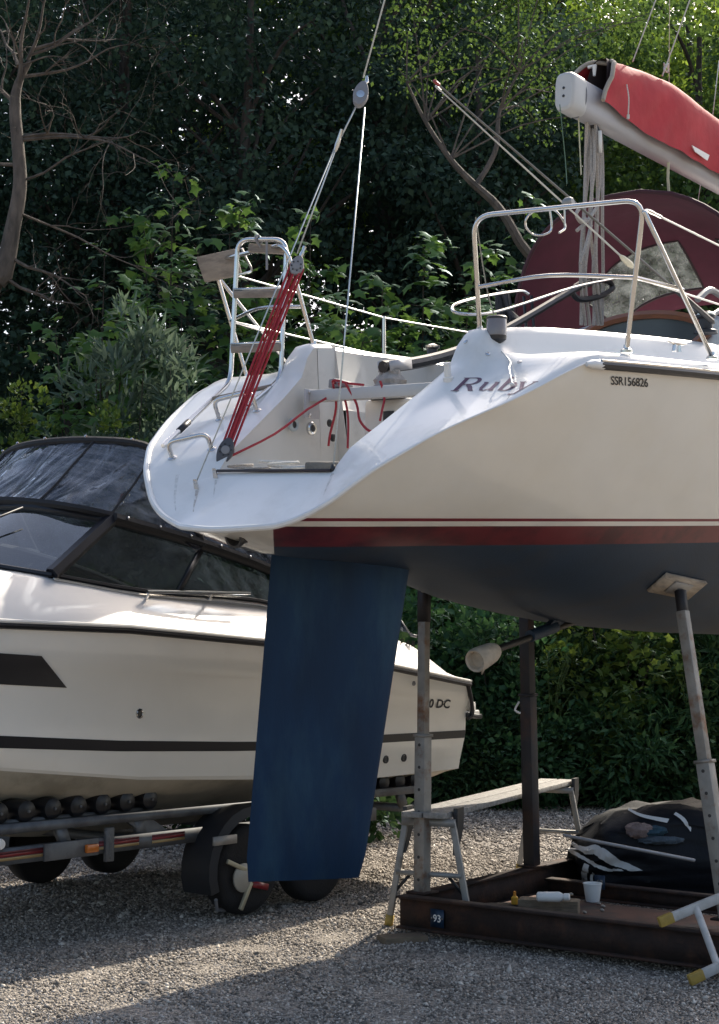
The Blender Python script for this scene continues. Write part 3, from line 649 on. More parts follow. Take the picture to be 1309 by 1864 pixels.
def build_deck():
    q0 = deck_prof(1.62); nq = len(q0)
    wj = [(q0[0][0] - b) / (q0[0][0] - q0[-1][0]) for b, h in q0]
    lin = [q0[0][1] + (q0[-1][1] - q0[0][1]) * w for w in wj]; dev = [q0[j][1] - lin[j] for j in range(nq)]
    low_o = resample(OUT[:6], 14); low_i = np.concatenate([np.stack([np.linspace(.640, .627, 13), np.linspace(0, .385, 13), np.linspace(.345, .335, 13)], 1), [[.624, .40, .331]]])
    up_o = resample(OUT[5:], 30)[1:]; up_i = resample(INN, 30)[1:]
    O = np.concatenate([low_o, up_o]); I = np.concatenate([low_i, up_i]); n = len(O)
    mb = MB()
    for sg in (-1, 1):
        rows = []
        for i in range(n):
            s = max(0, (i - 24) / (n - 1 - 24)); kap = s * s * (3 - 2 * s); R = []
            for j in range(nq):
                w = wj[j]; p = O[i] * (1 - w) + I[i] * w
                dish = .012 * math.sin(math.pi * min(1, w * 1.0)) * (1 - kap)
                R.append(Vector((p[0] + dish * .55, sg * p[1], p[2] + dev[j] * kap - dish * .6)))
            rows.append(R)
        STRIP[sg] = rows
        for x in np.concatenate([[1.70, 1.765, 1.80], np.linspace(1.9, 4.7, 20), np.linspace(5.1, 11.4, 14)]):
            R = [Vector((x, sg * b, h)) for b, h in deck_prof(x)]
            if x > 4.8: R = [Vector((x, sg * sm_interp(x, BD) * (1 - j / (nq - 1)), sm_interp(x, HDK) + .06 * math.sin(math.pi / 2 * j / (nq - 1)))) for j in range(nq)]
            rows.append(R)
        mb.grid(rows)
    me_o = mb.build('deck', gel_white, yacht)
    # rounded rim round the stern opening
    rim = MB(); pts = [Vector((x - .004, -b, h)) for x, b, h in OUT[::-1]] + [Vector((x - .004, b, h)) for x, b, h in OUT[1:]]
    rim.tube(pts, [.005] * 8 + [.008, .010, .012, .014, .016, .017, .017] + [.017] * (len(pts) - 15), n=8, sm=4); rim.build('stern_rim', gel_white, yacht)
    # cockpit liner
    ck = MB()
    for sg in (-1, 1):
        top = [Vector((p[0], sg * p[1], p[2])) for p in INN]
        mid = [Vector((p.x, p.y + sg * .004, p.z - min(.02, (p.z - .331) * .4))) for p in top]
        bot = [Vector((p.x, sg * max(.385, abs(p.y) - .05), .335)) for p in top]
        ck.grid([top, mid, bot])
        rows = [[], [], [], [], []]
        for x in np.linspace(1.80, 4.7, 24):
            bi, ht = interp(x, BI), interp(x, HT); hs = .78
            for R, (b, h) in zip(rows, ((bi, ht - .025), (bi - .03, hs + .04), (bi - .07, hs), (.47, hs - .01), (.44, .335))): R.append(Vector((x, sg * b, h)))
        ck.grid(rows)
        ck.grid([[Vector((x, sg * .552, interp(x, HT) - .025)) for x in (1.62, 1.70, 1.785)], [Vector((x, sg * .50, .335)) for x in (1.62, 1.70, 1.785)]])
        ck.poly([Vector((1.785, sg * b, h)) for b, h in ((.40, .335), (.56, .335), (.72, .70), (.72, 1.17), (.552, 1.17))])
    ck.grid([[Vector((x, b, .335)) for b in np.linspace(-.5, .5, 7)] for x in np.linspace(.632, 4.7, 12)])
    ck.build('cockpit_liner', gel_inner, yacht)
build_deck()
def surf(sg):
    rows = STRIP[sg]; V = [v for R in rows for v in R]; k = len(rows[0]); Fs = []
    for i in range(len(rows) - 1):
        for j in range(k - 1): a = i * k + j; Fs.append((a, a + 1, a + 1 + k, a + k))
    return BVHTree.FromPolygons(V, Fs)
BV = {s: surf(s) for s in (-1, 1)}
def on_stern(px, py, sg, off=0.0):
    o = YF.I @ CAM; d = (YF.I.to_3x3() @ ray(px, py)).normalized(); h = BV[sg].ray_cast(o, d)
    if h[0] is None:
        h = BV[sg].find_nearest(yp(px, py, y=sg * .8))
    n = h[1]
    if n.dot(d) > 0: n = -n
    return h[0] + n * off, n
# cabin bulkhead and coachroof behind the cockpit
cb = MB(); rows = []
for x, hh, wd in ((4.7, 1.62, 1.0), (4.75, 1.66, .99), (6.5, 1.68, .95), (8.2, 1.55, .7), (8.8, 1.25, .55)):
    rows.append([Vector((x, wd * 1.05 * t, 1.05 + (hh - 1.05) * (1 - abs(t) ** 5))) for t in np.linspace(-1, 1, 15)])
cb.grid(rows); cb.poly([Vector((4.7, -1.02, .34)), Vector((4.7, 1.02, .34)), Vector((4.7, 1.02, 1.25))] + [Vector((4.7, v.y, v.z)) for v in rows[0][::-1]] + [Vector((4.7, -1.02, 1.25))])
cb.build('coachroof', gel_white, yacht)
wood = mat('varnished_wood', (0.23, 0.085, 0.035), 0.35, var=0.2, vscale=6, stretch=(3, 1, 8), coat=.4)
cw = MB(); arch = [Vector((4.67, .52 * math.cos(a), 1.50 + .17 * math.sin(a))) for a in np.linspace(math.pi, 0, 15)]
cw.tube([Vector((4.67, -.52, .8))] + arch[::-1] + [Vector((4.67, .52, .8))], .035, n=6); cw.build('companionway_frame', wood, yacht)
hb = MB(); hb.poly([Vector((4.672, -.49, .8)), Vector((4.672, .49, .8))] + [Vector((4.672, .49 * math.cos(a), 1.49 + .15 * math.sin(a))) for a in np.linspace(0, math.pi, 13)])
hb.build('washboard', mat('smoked_acrylic', (.05, .062, .068), .25, var=.2, vscale=3), yacht)

# ---- keel (beyond the right edge), rudder, propeller
kb = MB(); rows = []
for z, x0, x1, t in ((-.62, 6.35, 8.05, .09), (-1.2, 6.55, 7.95, .085), (-1.85, 6.8, 7.85, .08), (-2.05, 6.75, 7.95, .13)):
    ch = [(0, 0), (.03, .6), (.12, .95), (.35, 1), (.7, .55), (1, .03)]
    rows.append([Vector((x1 + (x0 - x1) * u, t * v, z)) for u, v in ch] + [Vector((x1 + (x0 - x1) * u, -t * v, z)) for u, v in ch[::-1][1:-1]])
kb.grid(rows, close=True); kb.poly(rows[-1]); kb.build('keel', blue_paint, yacht)
def rudder():
    d = math.radians(25); sx = 1.585; ax = Vector((math.cos(d), -math.sin(d), 0)); st = Vector((sx, 0, 0)); nn = Vector((math.sin(d), math.cos(d), 0))
    o = YF.I @ CAM
    def uv(px, py):
        r = YF.I.to_3x3() @ ray(px, py); t = (st - o).dot(nn) / r.dot(nn); p = o + r * t; return (p - st).dot(ax), p.z
    tl, tr, bl, br = uv(495, 1006), uv(749, 1010), uv(446, 1606), uv(659, 1597)
    mb = MB(); rows = []; N = 14
    prof = [(0, .0), (.012, .32), (.05, .62), (.13, .88), (.28, 1.0), (.5, .86), (.72, .52), (.92, .17), (1, .045)]
    for i in range(N + 1):
        t = i / N; le = Vector((tr[0] + (br[0] - tr[0]) * t, 0, tr[1] + (br[1] - tr[1]) * t)); te = Vector((tl[0] + (bl[0] - tl[0]) * t, 0, tl[1] + (bl[1] - tl[1]) * t))
        rnd = 0
        if t > .94: rnd = (t - .94) / .06
        th = (.062 - .022 * t) * math.sqrt(max(.02, 1 - rnd ** 2 * .95)); ins = .02 * (1 - math.sqrt(max(0, 1 - rnd ** 2)))
        le = Vector((le.x - ins, 0, le.z)); te = Vector((te.x + ins, 0, te.z)); R = []
        for u, v in prof: c = le.lerp(te, u); R.append(st + ax * c.x + nn * (th * v) + Vector((0, 0, c.z)))
        for u, v in prof[::-1][1:-1]: c = le.lerp(te, u); R.append(st + ax * c.x - nn * (th * v) + Vector((0, 0, c.z)))
        rows.append(R)
    mb.grid(rows, close=True); mb.poly(rows[0][::-1]); mb.poly(rows[-1])
    r = mb.build('rudder', blue_rud, yacht)
    s = MB(); s.cyl(st + Vector((0, 0, -.12)), st + Vector((0, 0, -.5)), .026, n=14); s.build('rudder_stock', steel, r)
rudder()
ps = MB(); p0, p1, p2 = yp(1090, 1116, y=0), yp(960, 1160, y=0), yp(905, 1182, y=0)
ps.tube([p0, p2], .022, n=10); ps.build('propeller_shaft', mat('dark_bronze', (.05, .045, .04), .5, .6), yacht)
pb = MB(); pb.slab([yp(1040, 1085, y=.02), yp(1085, 1085, y=.02), yp(1000, 1146, y=.02), yp(978, 1152, y=.02)], (0, -.04, 0)); pb.tube([yp(1010, 1141, y=0), yp(965, 1158, y=0)], .04, n=12); pb.build('shaft_bracket', blue_paint, yacht)
pc = MB(); a, b = yp(898, 1186, y=0), yp(864, 1204, y=0); ax = (b - a); 
pc.lathe(a, ax, [(.02, -.05), (.05, -.02), (.066, .03), (.074, ax.length * .55), (.077, ax.length * .9), (.07, ax.length), (.058, ax.length * .96), (.05, ax.length * .8)], n=18)
pc.build('propeller_cover', mat('soft_beige_wrap', (.47, .40, .31), .8, var=.25, vscale=14, bump=.6, bscale=22), yacht)
pg = MB(); pg.slab([yp(880, 1206, y=-.05), yp(893, 1200, y=-.05), yp(878, 1228, y=-.05)], (0, .01, 0)); pg.build('cover_tail', MATS['soft_beige_wrap'], yacht)
ex = MB(); e0, _ = Vector(yp(447, 972, y=0)), 0
ex.lathe(e0 + Vector((.1, 0, .03)), (-1, 0, -.25), [(.05, 0), (.052, .16), (.058, .17), (.058, .20), (.045, .2), (.04, .12)], n=18); ex.build('exhaust_outlet', black_pl, yacht)

# ---- rubbing strake
rs = MB(); xs = np.linspace(1.60, 9.5, 40)
rs.tube([Vector((x, -(sm_interp(x, BD) + .006), sm_interp(x, HDK) - .028)) for x in xs], .026, n=8)
o = rs.build('rubbing_strake', black_pl, yacht)
e = MB(); x = 1.6; c = Vector((x, -(sm_interp(x, BD) + .006), sm_interp(x, HDK) - .028)); e.tube([c + Vector((-.1, .016, -.008)), c + Vector((-.06, .008, -.004)), c + Vector((.03, -.002, 0))], [.012, .025, .0275], n=10); e.build('end_cap', gel_white, o)
s2 = MB(); s2.tube([Vector((x, -(sm_interp(x, BD) + .02), sm_interp(x, HDK) - .008)) for x in xs], .009, n=6); s2.build('steel_insert', steel, o)
rs = MB(); rs.tube([Vector((x, (sm_interp(x, BD) + .006), sm_interp(x, HDK) - .028)) for x in xs], .026, n=8); rs.build('rubbing_strake', black_pl, yacht)

# ---- pushpits (mirrored pair), lifelines, stanchions
INF, INT = Vector((1.644, .60, 1.15)), Vector((1.455, .675, 1.745))
OUF, OUTP = Vector((1.89, 1.375, 1.02)), Vector((1.735, 1.55, 1.775))
MDI, MDO = INF.lerp(INT, .39), OUF.lerp(OUTP, .49)
def mir(v, sg): return Vector((v.x, v.y * sg, v.z))
BRE = Vector((2.62, 1.52, 1.05))
for sg in (-1, 1):
    pb = MB(); m = lambda v: mir(v, sg)
    pb.tube(bend([m(INF), m(INT), m(OUTP), m(OUF)], .11, 7), .0135, n=10)
    r = pb.build('pushpit', steel, yacht)
    pb = MB(); pb.tube([m(MDI), m(MDI.lerp(MDO, .5) + Vector((-.05, 0, .03))), m(MDO)], .0115, n=8, sm=5); pb.tube([m(MDO), m(OUTP.lerp(BRE, .55))], .0115, n=8); pb.build('mid_rail', steel, r)
    pb = MB(); pb.tube([m(OUTP + Vector((.0, 0, -.06))), m(BRE)], .0125, n=8); pb.build('brace', steel, r)
    for f in (INF, OUF, BRE): MB().lathe(m(f), (0, 0, 1), [(.032, -.012), (.032, .003), (.018, .012), (.016, .03)], n=14).build('base_flange', steel, r)
for sg in (1, -1):
    ln = MB(); top = [mir(OUTP + Vector((.02, 0, -.05)), sg)]; lo = [mir(MDO + Vector((.02, 0, 0)), sg)]
    for x in (3.55, 5.5, 7.4, 9.2):
        b = sm_interp(x, BD) - .07; hd = sm_interp(x, HDK) + .04
        st = MB(); st.tube([Vector((x, sg * b, hd)), Vector((x, sg * (b + .015), hd + .6))], [.0135, .0115], n=8); st.lathe((x, sg * b, hd), (0, 0, 1), [(.03, 0), (.03, .006), (.018, .05)], n=12); st.build('stanchion', steel, yacht)
        top.append(Vector((x, sg * (b + .015), hd + .59))); lo.append(Vector((x, sg * (b + .008), hd + .3)))
    ln.tube(top, .0052, n=6); ln.tube(lo, .0052, n=6); ln.build('lifeline', mat('white_wire', (.70, .70, .68), .4, var=.05), yacht)
    tb = MB(); d = (top[1] - top[0]).normalized(); tb.tube([top[0], top[0] + d * .05, top[0] + d * .1, top[0] + d * .16, top[0] + d * .18], [.006, .012, .009, .010, .006], n=8); tb.build('turnbuckle', steel, yacht)

# ---- starboard pushpit fittings
rh = MB(); a = yp(958, 400, y=-.78); 
rh.tube([yp(1001, 381, y=-.86), yp(1003, 420, y=-.86), yp(975, 428, y=-.80), yp(957, 412, y=-.78), yp(962, 392, y=-.80), yp(985, 380, y=-.84), yp(1010, 383, y=-.88), yp(1026, 403, y=-.92), yp(1028, 416, y=-.93), yp(1018, 424, y=-.93)], .0065, n=7, sm=5)
rh.tube([yp(1027, 376, y=-.93), yp(1028, 412, y=-.93)], .006, n=6); rh.build('buoy_bracket', steel, yacht)
rl = MB(); rl.tube([yp(1115, 508, y=-.35), yp(1040, 524, y=-.4), yp(905, 567, y=-.55), yp(835, 570, y=-.5), yp(826, 556, y=-.4), yp(870, 542, y=-.3), yp(945, 530, y=-.2), yp(962, 535, y=-.2)], .009, n=7, sm=6); rl.build('lifebuoy_holder', steel, yacht)
lt = MB(); c, n = Vector(yp(904, 596, y=-.72)), 0
lt.lathe(c, (0, 0, -1), [(.052, -.052), (.056, -.045), (.056, .045), (.05, .05)], n=22); o = lt.build('lifebuoy_light', mat('smoky_lens', (.17, .15, .15), .18, var=.1, coat=.5), yacht)
lb = MB(); lb.lathe(c, (0, 0, -1), [(.056, .048), (.054, .066), (.03, .085), (.027, .12), (.015, .14), (.013, .19), (.008, .2)], n=18); lb.lathe(c, (0, 0, 1), [(.058, .045), (.058, .056), (.05, .062)], n=20); lb.build('base', black_pl, o)
lk = MB(); l2, n2 = on_stern(934, 704, -1, .01); l1 = c + Vector((0, -.01, -.11)); lk.tube([l1, l1.lerp(l2, .3) + Vector((0, -.05, -.02)), l1.lerp(l2, .7) + Vector((-.02, -.02, .02)), l2], .0045, n=6, sm=6); lk.lathe(l2, n2, [(.012, -.004), (.012, .008), (.006, .012)], n=10); lk.build('light_lanyard', white_pl, yacht)
lc = MB(); lc.tube([yp(866, 395, y=-.64), yp(885, 520, y=-.66), c + Vector((0, .01, .05))], .004, n=6, sm=3); lc.build('light_cord', mat('olive_cord', (.25, .24, .19), .8), yacht)
cl = MB(); cl.lathe(yp(1035, 369, y=-1.02), (0, -1, .1), [(.022, -.03), (.03, -.015), (.03, .015), (.02, .028)], n=12); cl.build('pole_clamp', mat('cast_grey', (.28, .28, .27), .5, .5), yacht)
for px, py in ((848, 622), (888, 645), (946, 660)):
    h = MB(); p, n = on_stern(px, py, -1, 0); h.lathe(p, n, [(.013, -.003), (.013, .006), (.006, .009)], n=10); h.build('deck_fitting', steel, yacht)
p, n = on_stern(816, 690, -1, 0); vt = MB(); vt.lathe(p, (-.25, -.05, 1), [(.028, -.02), (.028, .008), (.02, .012), (.018, .075), (.022, .078), (.022, .088), (.014, .09)], n=16); vt.build('flag_socket', white_pl, yacht)
ct = MB(); f = yp(1232, 640, y=-1.36); d = Vector((1, -.05, .03)).normalized()
ct.tube([f + d * -.11 + Vector((0, 0, .052)), f + d * -.04 + Vector((0, 0, .047)), f + d * .04 + Vector((0, 0, .047)), f + d * .11 + Vector((0, 0, .052))], [.005, .011, .011, .005], n=8)
for s in (-.03, .03): ct.tube([f + d * s, f + d * (s * .9) + Vector((0, 0, .045))], [.014, .009], n=8)
ct.build('mooring_cleat', steel, yacht)

# ---- name and registration
def strokes(name, letters, o, ex, ey, m, parent, place):
    mb = MB()
    for L in letters:
        for pts, ws in L:
            k = len(pts); V = []
            for i in range(k):
                a = Vector((*pts[max(i - 1, 0)], 0)); b = Vector((*pts[min(i + 1, k - 1)], 0)); t = (b - a).normalized(); nn = Vector((-t.y, t.x, 0)); w = ws[i] / 2
                for s in (-1, 1): V.append(Vector((*pts[i], 0)) + nn * (w * s))
            mb.add([place(v.x, v.y) for v in V], [(2 * i, 2 * i + 1, 2 * i + 3, 2 * i + 2) for i in range(k - 1)])
    return mb.build(name, m, parent, smooth=False)
def arcp(cx, cy, rx, ry, a0, a1, n=14): return [(cx + rx * math.cos(math.radians(a)), cy + ry * math.sin(math.radians(a))) for a in np.linspace(a0, a1, n)]
def ell(cx, cy, rx, ry, a0, a1, n=14, thick=.16, thin=.05, ph=0):
    P = arcp(cx, cy, rx, ry, a0, a1, n); return (P, [thin + (thick - thin) * abs(math.cos(math.radians(a + ph))) ** 1.3 for a in np.linspace(a0, a1, n)])
RUBY = [
    [([(.16, 0), (.16, 1)], [.17, .17]), ([(0, .025), (.33, .025)], [.05, .05]), ([(0, .975), (.5, .975)], [.05, .05]), ([(.16, .5), (.5, .5)], [.05, .05]), ell(.46, .737, .27, .238, 90, -90), ([(.40, .5), (.60, .30), (.74, .06), (.86, .02)], [.12, .17, .16, .05])],
    [([(1.10, .64), (1.10, .2)], [.15, .15]), ([(.98, .63), (1.12, .63)], [.05, .05]), ([(1.10, .22), (1.14, .07), (1.27, .03), (1.42, .12), (1.50, .22)], [.13, .1, .06, .05, .05]), ([(1.52, .64), (1.52, .03)], [.15, .15]), ([(1.40, .63), (1.53, .63)], [.05, .05]), ([(1.5, .025), (1.66, .025)], [.05, .05])],
    [([(1.90, 1.02), (1.90, .03)], [.15, .15]), ([(1.78, 1.0), (1.92, 1.0)], [.05, .05]), ell(2.08, .32, .24, .31, 150, -150, 22, .16, .05)],
    [([(2.50, .63), (2.74, .05)], [.15, .13]), ([(2.38, .63), (2.64, .63)], [.05, .05]), ([(2.99, .63), (2.72, .02), (2.62, -.22), (2.50, -.30), (2.40, -.26)], [.05, .06, .07, .08, .11]), ([(2.88, .63), (3.10, .63)], [.05, .05])]]
def ruby_place(u, v):
    # baseline and rise measured in the photograph, then laid on the stern skin
    px = 820 + u * 46.5 + v * 25; py = 712.5 - v * 24.5 - u * .5
    p, n = on_stern(px, py, -1, .0025); return p
strokes('name_lettering', RUBY, None, None, None, purple, yacht, ruby_place)
_hr = hull_rows(-1); _hv = [v for R in _hr for v in R]; _k = len(_hr[0])
HBV = BVHTree.FromPolygons(_hv, [(a * _k + b, a * _k + b + 1, (a + 1) * _k + b + 1, (a + 1) * _k + b) for a in range(len(_hr) - 1) for b in range(_k - 1)])
def hull_side_pt(px, py, off=.004):
    o = YF.I @ CAM; d = (YF.I.to_3x3() @ ray(px, py)).normalized(); h = HBV.ray_cast(o, d); n = h[1]; n = -n if n.dot(d) > 0 else n
    return h[0] + n * off
V, Fs = text_mesh('SSR156826', 1.0, bold=.012, space=.93); wv = max(v.x for v in V)
b = MB(); b.add([hull_side_pt(1111 + v.x / wv * 68, 699.5 + v.x / wv * 4.5 - v.y / .69 * 15) for v in V], Fs); b.build('registration_number', black_let, yacht, smooth=False)

# ---- sill, traveller beam, cockpit bits
sl = MB(); sl.beam(Vector((.628, .40, .352)), Vector((.622, -.395, .342)), .018, .014); sl.build('sill_trim', mat('dark_trim', (.03, .022, .028), .5), yacht)
tv = MB(); tv.beam(Vector((1.47, .47, .825)), Vector((1.47, -.50, .825)), .08, .068); o = tv.build('traveller_beam', mat('alloy_white', (.44, .44, .44), .5, .2, var=.06), yacht, bevel=.006)
bk = MB(); bk.box((1.46, .452, .78), (.13, .012, .17)); bk.build('end_bracket', alloy, o, bevel=.004)
for z in (.71, .845):
    bo = MB(); bo.lathe((1.43, .445, z), (0, -1, 0), [(.012, -.002), (.012, .006), (.007, .009)], n=8); bo.build('bolt', steel, o)
car = MB(); c = Vector((1.47, .28, .87)); car.slab([c + Vector((0, .06, 0)), c + Vector((0, .055, .05)), c + Vector((0, .02, .055)), c + Vector((0, -.075, .03)), c + Vector((0, -.085, 0))], (.06, 0, 0)); car.build('sheet_car', grey_pl, o, bevel=.006)
for px, py, m in ((535, 773, 'r1'), (568, 780, 'r2')):
    p = yp(px, py, y=.452 - .004); rg = MB(); rg.lathe(p, (.05, -1, 0), [(.040, -.012), (.040, .004), (.034, .010), (.022, .008), (.020, -.004)], n=22)
    o = rg.build('locker_ring', mat('pale_ring', (.34, .38, .39), .4) if m == 'r1' else steel, yacht); h = MB(); h.lathe(p, (.05, -1, 0), [(.021, -.006), (.021, .002), (.012, .001)], n=16); h.build('plug', black_pl, o)
for px, py in ((601, 770), (607, 797)):
    p = yp(px, py, y=.445); h = MB(); h.lathe(p, (0, -1, 0), [(.024, -.006), (.022, .008), (.01, .016)], n=12); h.build('drain_cap', black_pl, yacht)
ph = MB(); ph.box((1.72, 0, .57), (.26, .34, .47)); ph.build('rudder_post_housing', gel_inner, yacht, bevel=.03)
sp = MB(); sp.box((1.585, -.02, .65), (.01, .075, .16)); sp.build('housing_hatch', black_pl, yacht, bevel=.004)
gt = MB(); rows = []
for i, (z, r) in enumerate(((.80, .12), (.83, .105), (.855, .115), (.885, .085), (.91, .09), (.94, .06), (.97, .055))):
    rows.append([Vector((1.62 + (r + .012 * math.sin(a * 5 + i * 2)) * math.cos(a), (r + .012 * math.cos(a * 4 + i)) * math.sin(a), z)) for a in np.linspace(0, 2 * math.pi, 21)[:-1]])
gt.grid(rows, close=True); gt.build('rudder_gaiter', mat('grey_gaiter', (.30, .28, .26), .85, var=.25, vscale=12, bump=.4), yacht)
ti = MB(); TL = [yp(697, 668, y=0), yp(760, 660, y=0), yp(830, 641, y=0), yp(900, 610, y=0), yp(950, 583, y=0), yp(1045, 527, y=0), yp(1075, 515, y=0)]
ti.tube(TL, [.036, .036, .034, .031, .028, .026, .024], n=8, sm=5); o = ti.build('tiller', mat('black_worn_varnish', (.014, .014, .016), .4, var=.3, vscale=12, col2=(.16, .15, .14), cscale=24, cmix=.08), yacht)
tl = MB(); tl.tube([yp(1042, 529, y=0), yp(1060, 515, y=.02), yp(1090, 509, y=.02), yp(1110, 514, y=.01), yp(1114, 527, y=0), yp(1090, 540, y=-.01), yp(1055, 545, y=-.01)], .021, n=8, closed=True, sm=4); tl.build('tiller_end_loop', black_pl, o)
tk = MB(); k0 = yp(705, 668, y=0); k1 = yp(735, 662, y=0)
for s in (-.042, .042): tk.beam(k0 + Vector((-.03, s, .0)), k1 + Vector((.02, s, .0)), .006, .062)
tk.build('tiller_head', alloy, o)
for px, py, b in ((787, 633, .92),):
    p = yp(px, py + 12, y=b); w = MB(); w.lathe(p, (0, 0, 1), [(.062, -.05), (.06, -.03), (.04, -.022), (.036, .035), (.045, .04), (.045, .048)], n=20); o = w.build('winch', black_pl, yacht)
    w = MB(); w.lathe(p, (0, 0, 1), [(.05, .046), (.052, .06), (.03, .07), (.012, .078)], n=20); w.build('winch_top', steel, o)
rp = MB(); d0 = yp(955, 590, y=.1)
for i in range(7):
    a = i * .13; rp.tube([d0 + Vector((.03 * math.cos(t) - .25 + i * .018, .045 * math.sin(t * .7 + a), .07 + .12 * math.sin(t))) for t in np.linspace(0, 6.28, 13)[:-1]], .010, n=6, closed=True)
rp.build('black_rope_coil', mat('black_rope', (.03, .03, .035), .85, var=.3, vscale=90), yacht)
# loose gear on the cockpit sole
jb = MB(); p = Vector((.80, -.22, .37)); jb.box(p, (.16, .2, .05), Matrix.Rotation(.5, 3, 'Z')); jb.build('folded_bag', mat('grey_bag', (.17, .16, .14), .9, var=.2, bump=.4), yacht, bevel=.015)
jb = MB(); jb.tube([Vector((.70 + .07 * math.cos(t), .10 + .10 * math.sin(t) + .02 * t, .35 + .003 * t)) for t in np.linspace(0, 12.5, 34)], .007, n=6, sm=2); jb.build('grey_line', grey_rope, yacht)
jb = MB(); jb.tube([Vector((.74 + .05 * math.cos(t), -.12 + .12 * math.sin(t) + .015 * t, .35 + .004 * t)) for t in np.linspace(0, 14, 40)], .008, n=6, sm=2); jb.build('pale_line', wht_rope, yacht)

# ---- boarding ladder folded up on the port quarter
LDL, LDR = 1.02, .70
la = MB(); LT, LB = yp(433, 436, y=LDL), yp(420, 695, y=LDL); RT, RB = yp(522, 436, y=LDR), yp(511, 690, y=LDR)
lf, _ = on_stern(300, 822, 1, .035); rf, _ = on_stern(432, 765, 1, .03)
la.tube(bend([lf, LB, LT, RT, RB, rf], .085, 6), .0145, n=10); o = la.build('boarding_ladder', steel, yacht)
for f in (.385, .77):
    a, b = LT.lerp(LB, f), RT.lerp(RB, f); t = MB(); t.beam(a + Vector((0, 0, 0)), b, .055, .045, up=(-.3, 0, 1)); tr = t.build('ladder_tread', teak, o, bevel=.006)
    t = MB(); t.tube([a + Vector((-.01, 0, .026)), b + Vector((-.01, 0, .026))], .011, n=8); t.build('tread_rail', steel, o)
t = MB(); t.beam(LT + Vector((.05, -.05, -.05)), RT + Vector((.05, .05, -.05)), .05, .05); t.build('ladder_tread', teak, o, bevel=.006)
t = MB(); c = LT.lerp(RT, .42); t.tube([c + Vector((.03, 0, -.05)), c + Vector((-.025, 0, .0)), c + Vector((.0, 0, .025)), c + Vector((.03, 0, -.02))], .008, n=6, sm=3); t.tube([c + Vector((0, -.07, -.02)), c + Vector((0, -.075, -.19))], .008, n=6); t.build('retaining_cord', grey_pl, o)
def grab(pa, pb, hgt):
    a, n = on_stern(*pa, 1, 0); b, _ = on_stern(*pb, 1, 0); g = MB()
    up = Vector((-.45, 0, .9)).normalized(); g.tube(bend([a, a + up * hgt, b + up * hgt, b], .045, 5), .0135, n=10); ob = g.build('grab_handle', steel, yacht)
    for q in (a, b): g = MB(); g.lathe(q, n, [(.026, -.004), (.026, .004), (.017, .010)], n=12); g.build('handle_base', steel, ob)
grab((314, 834), (386, 818), .095); grab((400, 764), (468, 748), .12)
tr = MB(); a, n = on_stern(330, 802, 1, .0); tr.tube([lf.lerp(LB, .22), lf.lerp(LB, .36)], .019, n=8); tr.build('ladder_foot', black_pl, o)
t = MB(); a, b = lf.lerp(LB, .72), rf.lerp(RB, .8); t.beam(a, b, .05, .02); t.build('ladder_tread', teak, o)
# slatted seat on the port pushpit corner
st = MB(); A, B, C, D = yp(356, 468, y=1.56), yp(427, 452, y=1.30), yp(438, 500, y=1.30), yp(371, 513, y=1.56)
st.slab([A, B, C, D], (.035, .012, 0)); o = st.build('pushpit_seat', teak, yacht, bevel=.008)
st = MB(); st.tube([yp(440, 452, y=1.2), yp(448, 470, y=1.2), yp(458, 490, y=1.2), yp(452, 496, y=1.22), yp(432, 500, y=1.3)], .008, n=7, sm=3); st.build('seat_support', steel, o)

# ---- backstay: two legs from a block, tackle on the port leg
BK = yp(657, 172, y=0.0); UPW = yp(705, -6, y=0); BT = BK + (UPW - BK) * 6
w = MB(); w.tube([BK + Vector((.02, 0, .1)), BT], .0055, n=6); w.build('backstay', wire_m, yacht)
SPL = yp(668, 148, y=0); w = MB(); w.tube([SPL + Vector((0, 0, .03)), SPL, BK + Vector((.01, 0, .05))], [.008, .012, .007], n=8); w.build('stay_terminal', steel, yacht)
def block(name, c, ax, r, hgt, m, holes=False, nrm=(0, -1, 0), thick=.045):
    ax = Vector(ax).normalized(); n = Vector(nrm); n = (n - ax * n.dot(ax)).normalized(); s = ax.cross(n); P = []
    for a in np.linspace(0, 2 * math.pi, 25)[:-1]:
        ca, sa = math.cos(a), math.sin(a); rr = r * (1 - .18 * max(0, ca)); P.append(c + ax * (ca * hgt) + s * (sa * rr) - n * thick / 2)
    b = MB(); b.slab(P, n * thick); ob = b.build(name, m, yacht, bevel=.004)
    h = MB(); h.lathe(c - ax * hgt * .15 + n * (thick / 2), n, [(r * .55, -.002), (r * .55, .003), (r * .2, .005)], n=16); h.build('sheave', grey_pl if holes else steel, ob)
    if holes:
        for k in range(7):
            a = k * 2 * math.pi / 7; q = c - ax * hgt * .15 + (ax * math.cos(a) + s * math.sin(a)) * r * .75 + n * (thick / 2)
            h = MB(); h.lathe(q, n, [(r * .13, -.002), (r * .13, .004), (r * .08, .0045)], n=8); h.build('side_hole', black_pl, ob)
    return ob
CB = yp(657, 172, y=0); VIEWN = (YF.I.to_3x3() @ Vector((0, -1, .15)))
block('backstay_block', CB, UPW - CB, .042, .078, grey_pl, nrm=VIEWN)
SL = Vector((.640, -.40, .36)); w = MB(); w.tube([yp(664, 196, y=0), SL], .0048, n=6); w.build('stay_leg', wire_m, yacht)
JN = yp(614, 264, y=.12); w = MB(); w.tube([yp(650, 190, y=.02), JN], .0052, n=6); w.tube([JN, yp(541, 462, y=.27)], .005, n=6); w.tube([JN + Vector((0, .01, 0)), on_stern(360, 888, 1, .03)[0]], .0042, n=6); w.build('stay_leg', wire_m, yacht)
w = MB(); w.tube([yp(622, 235, y=.09), JN, yp(610, 276, y=.13)], [.007, .014, .008], n=8, sm=2); w.build('stay_thimble', steel, yacht)
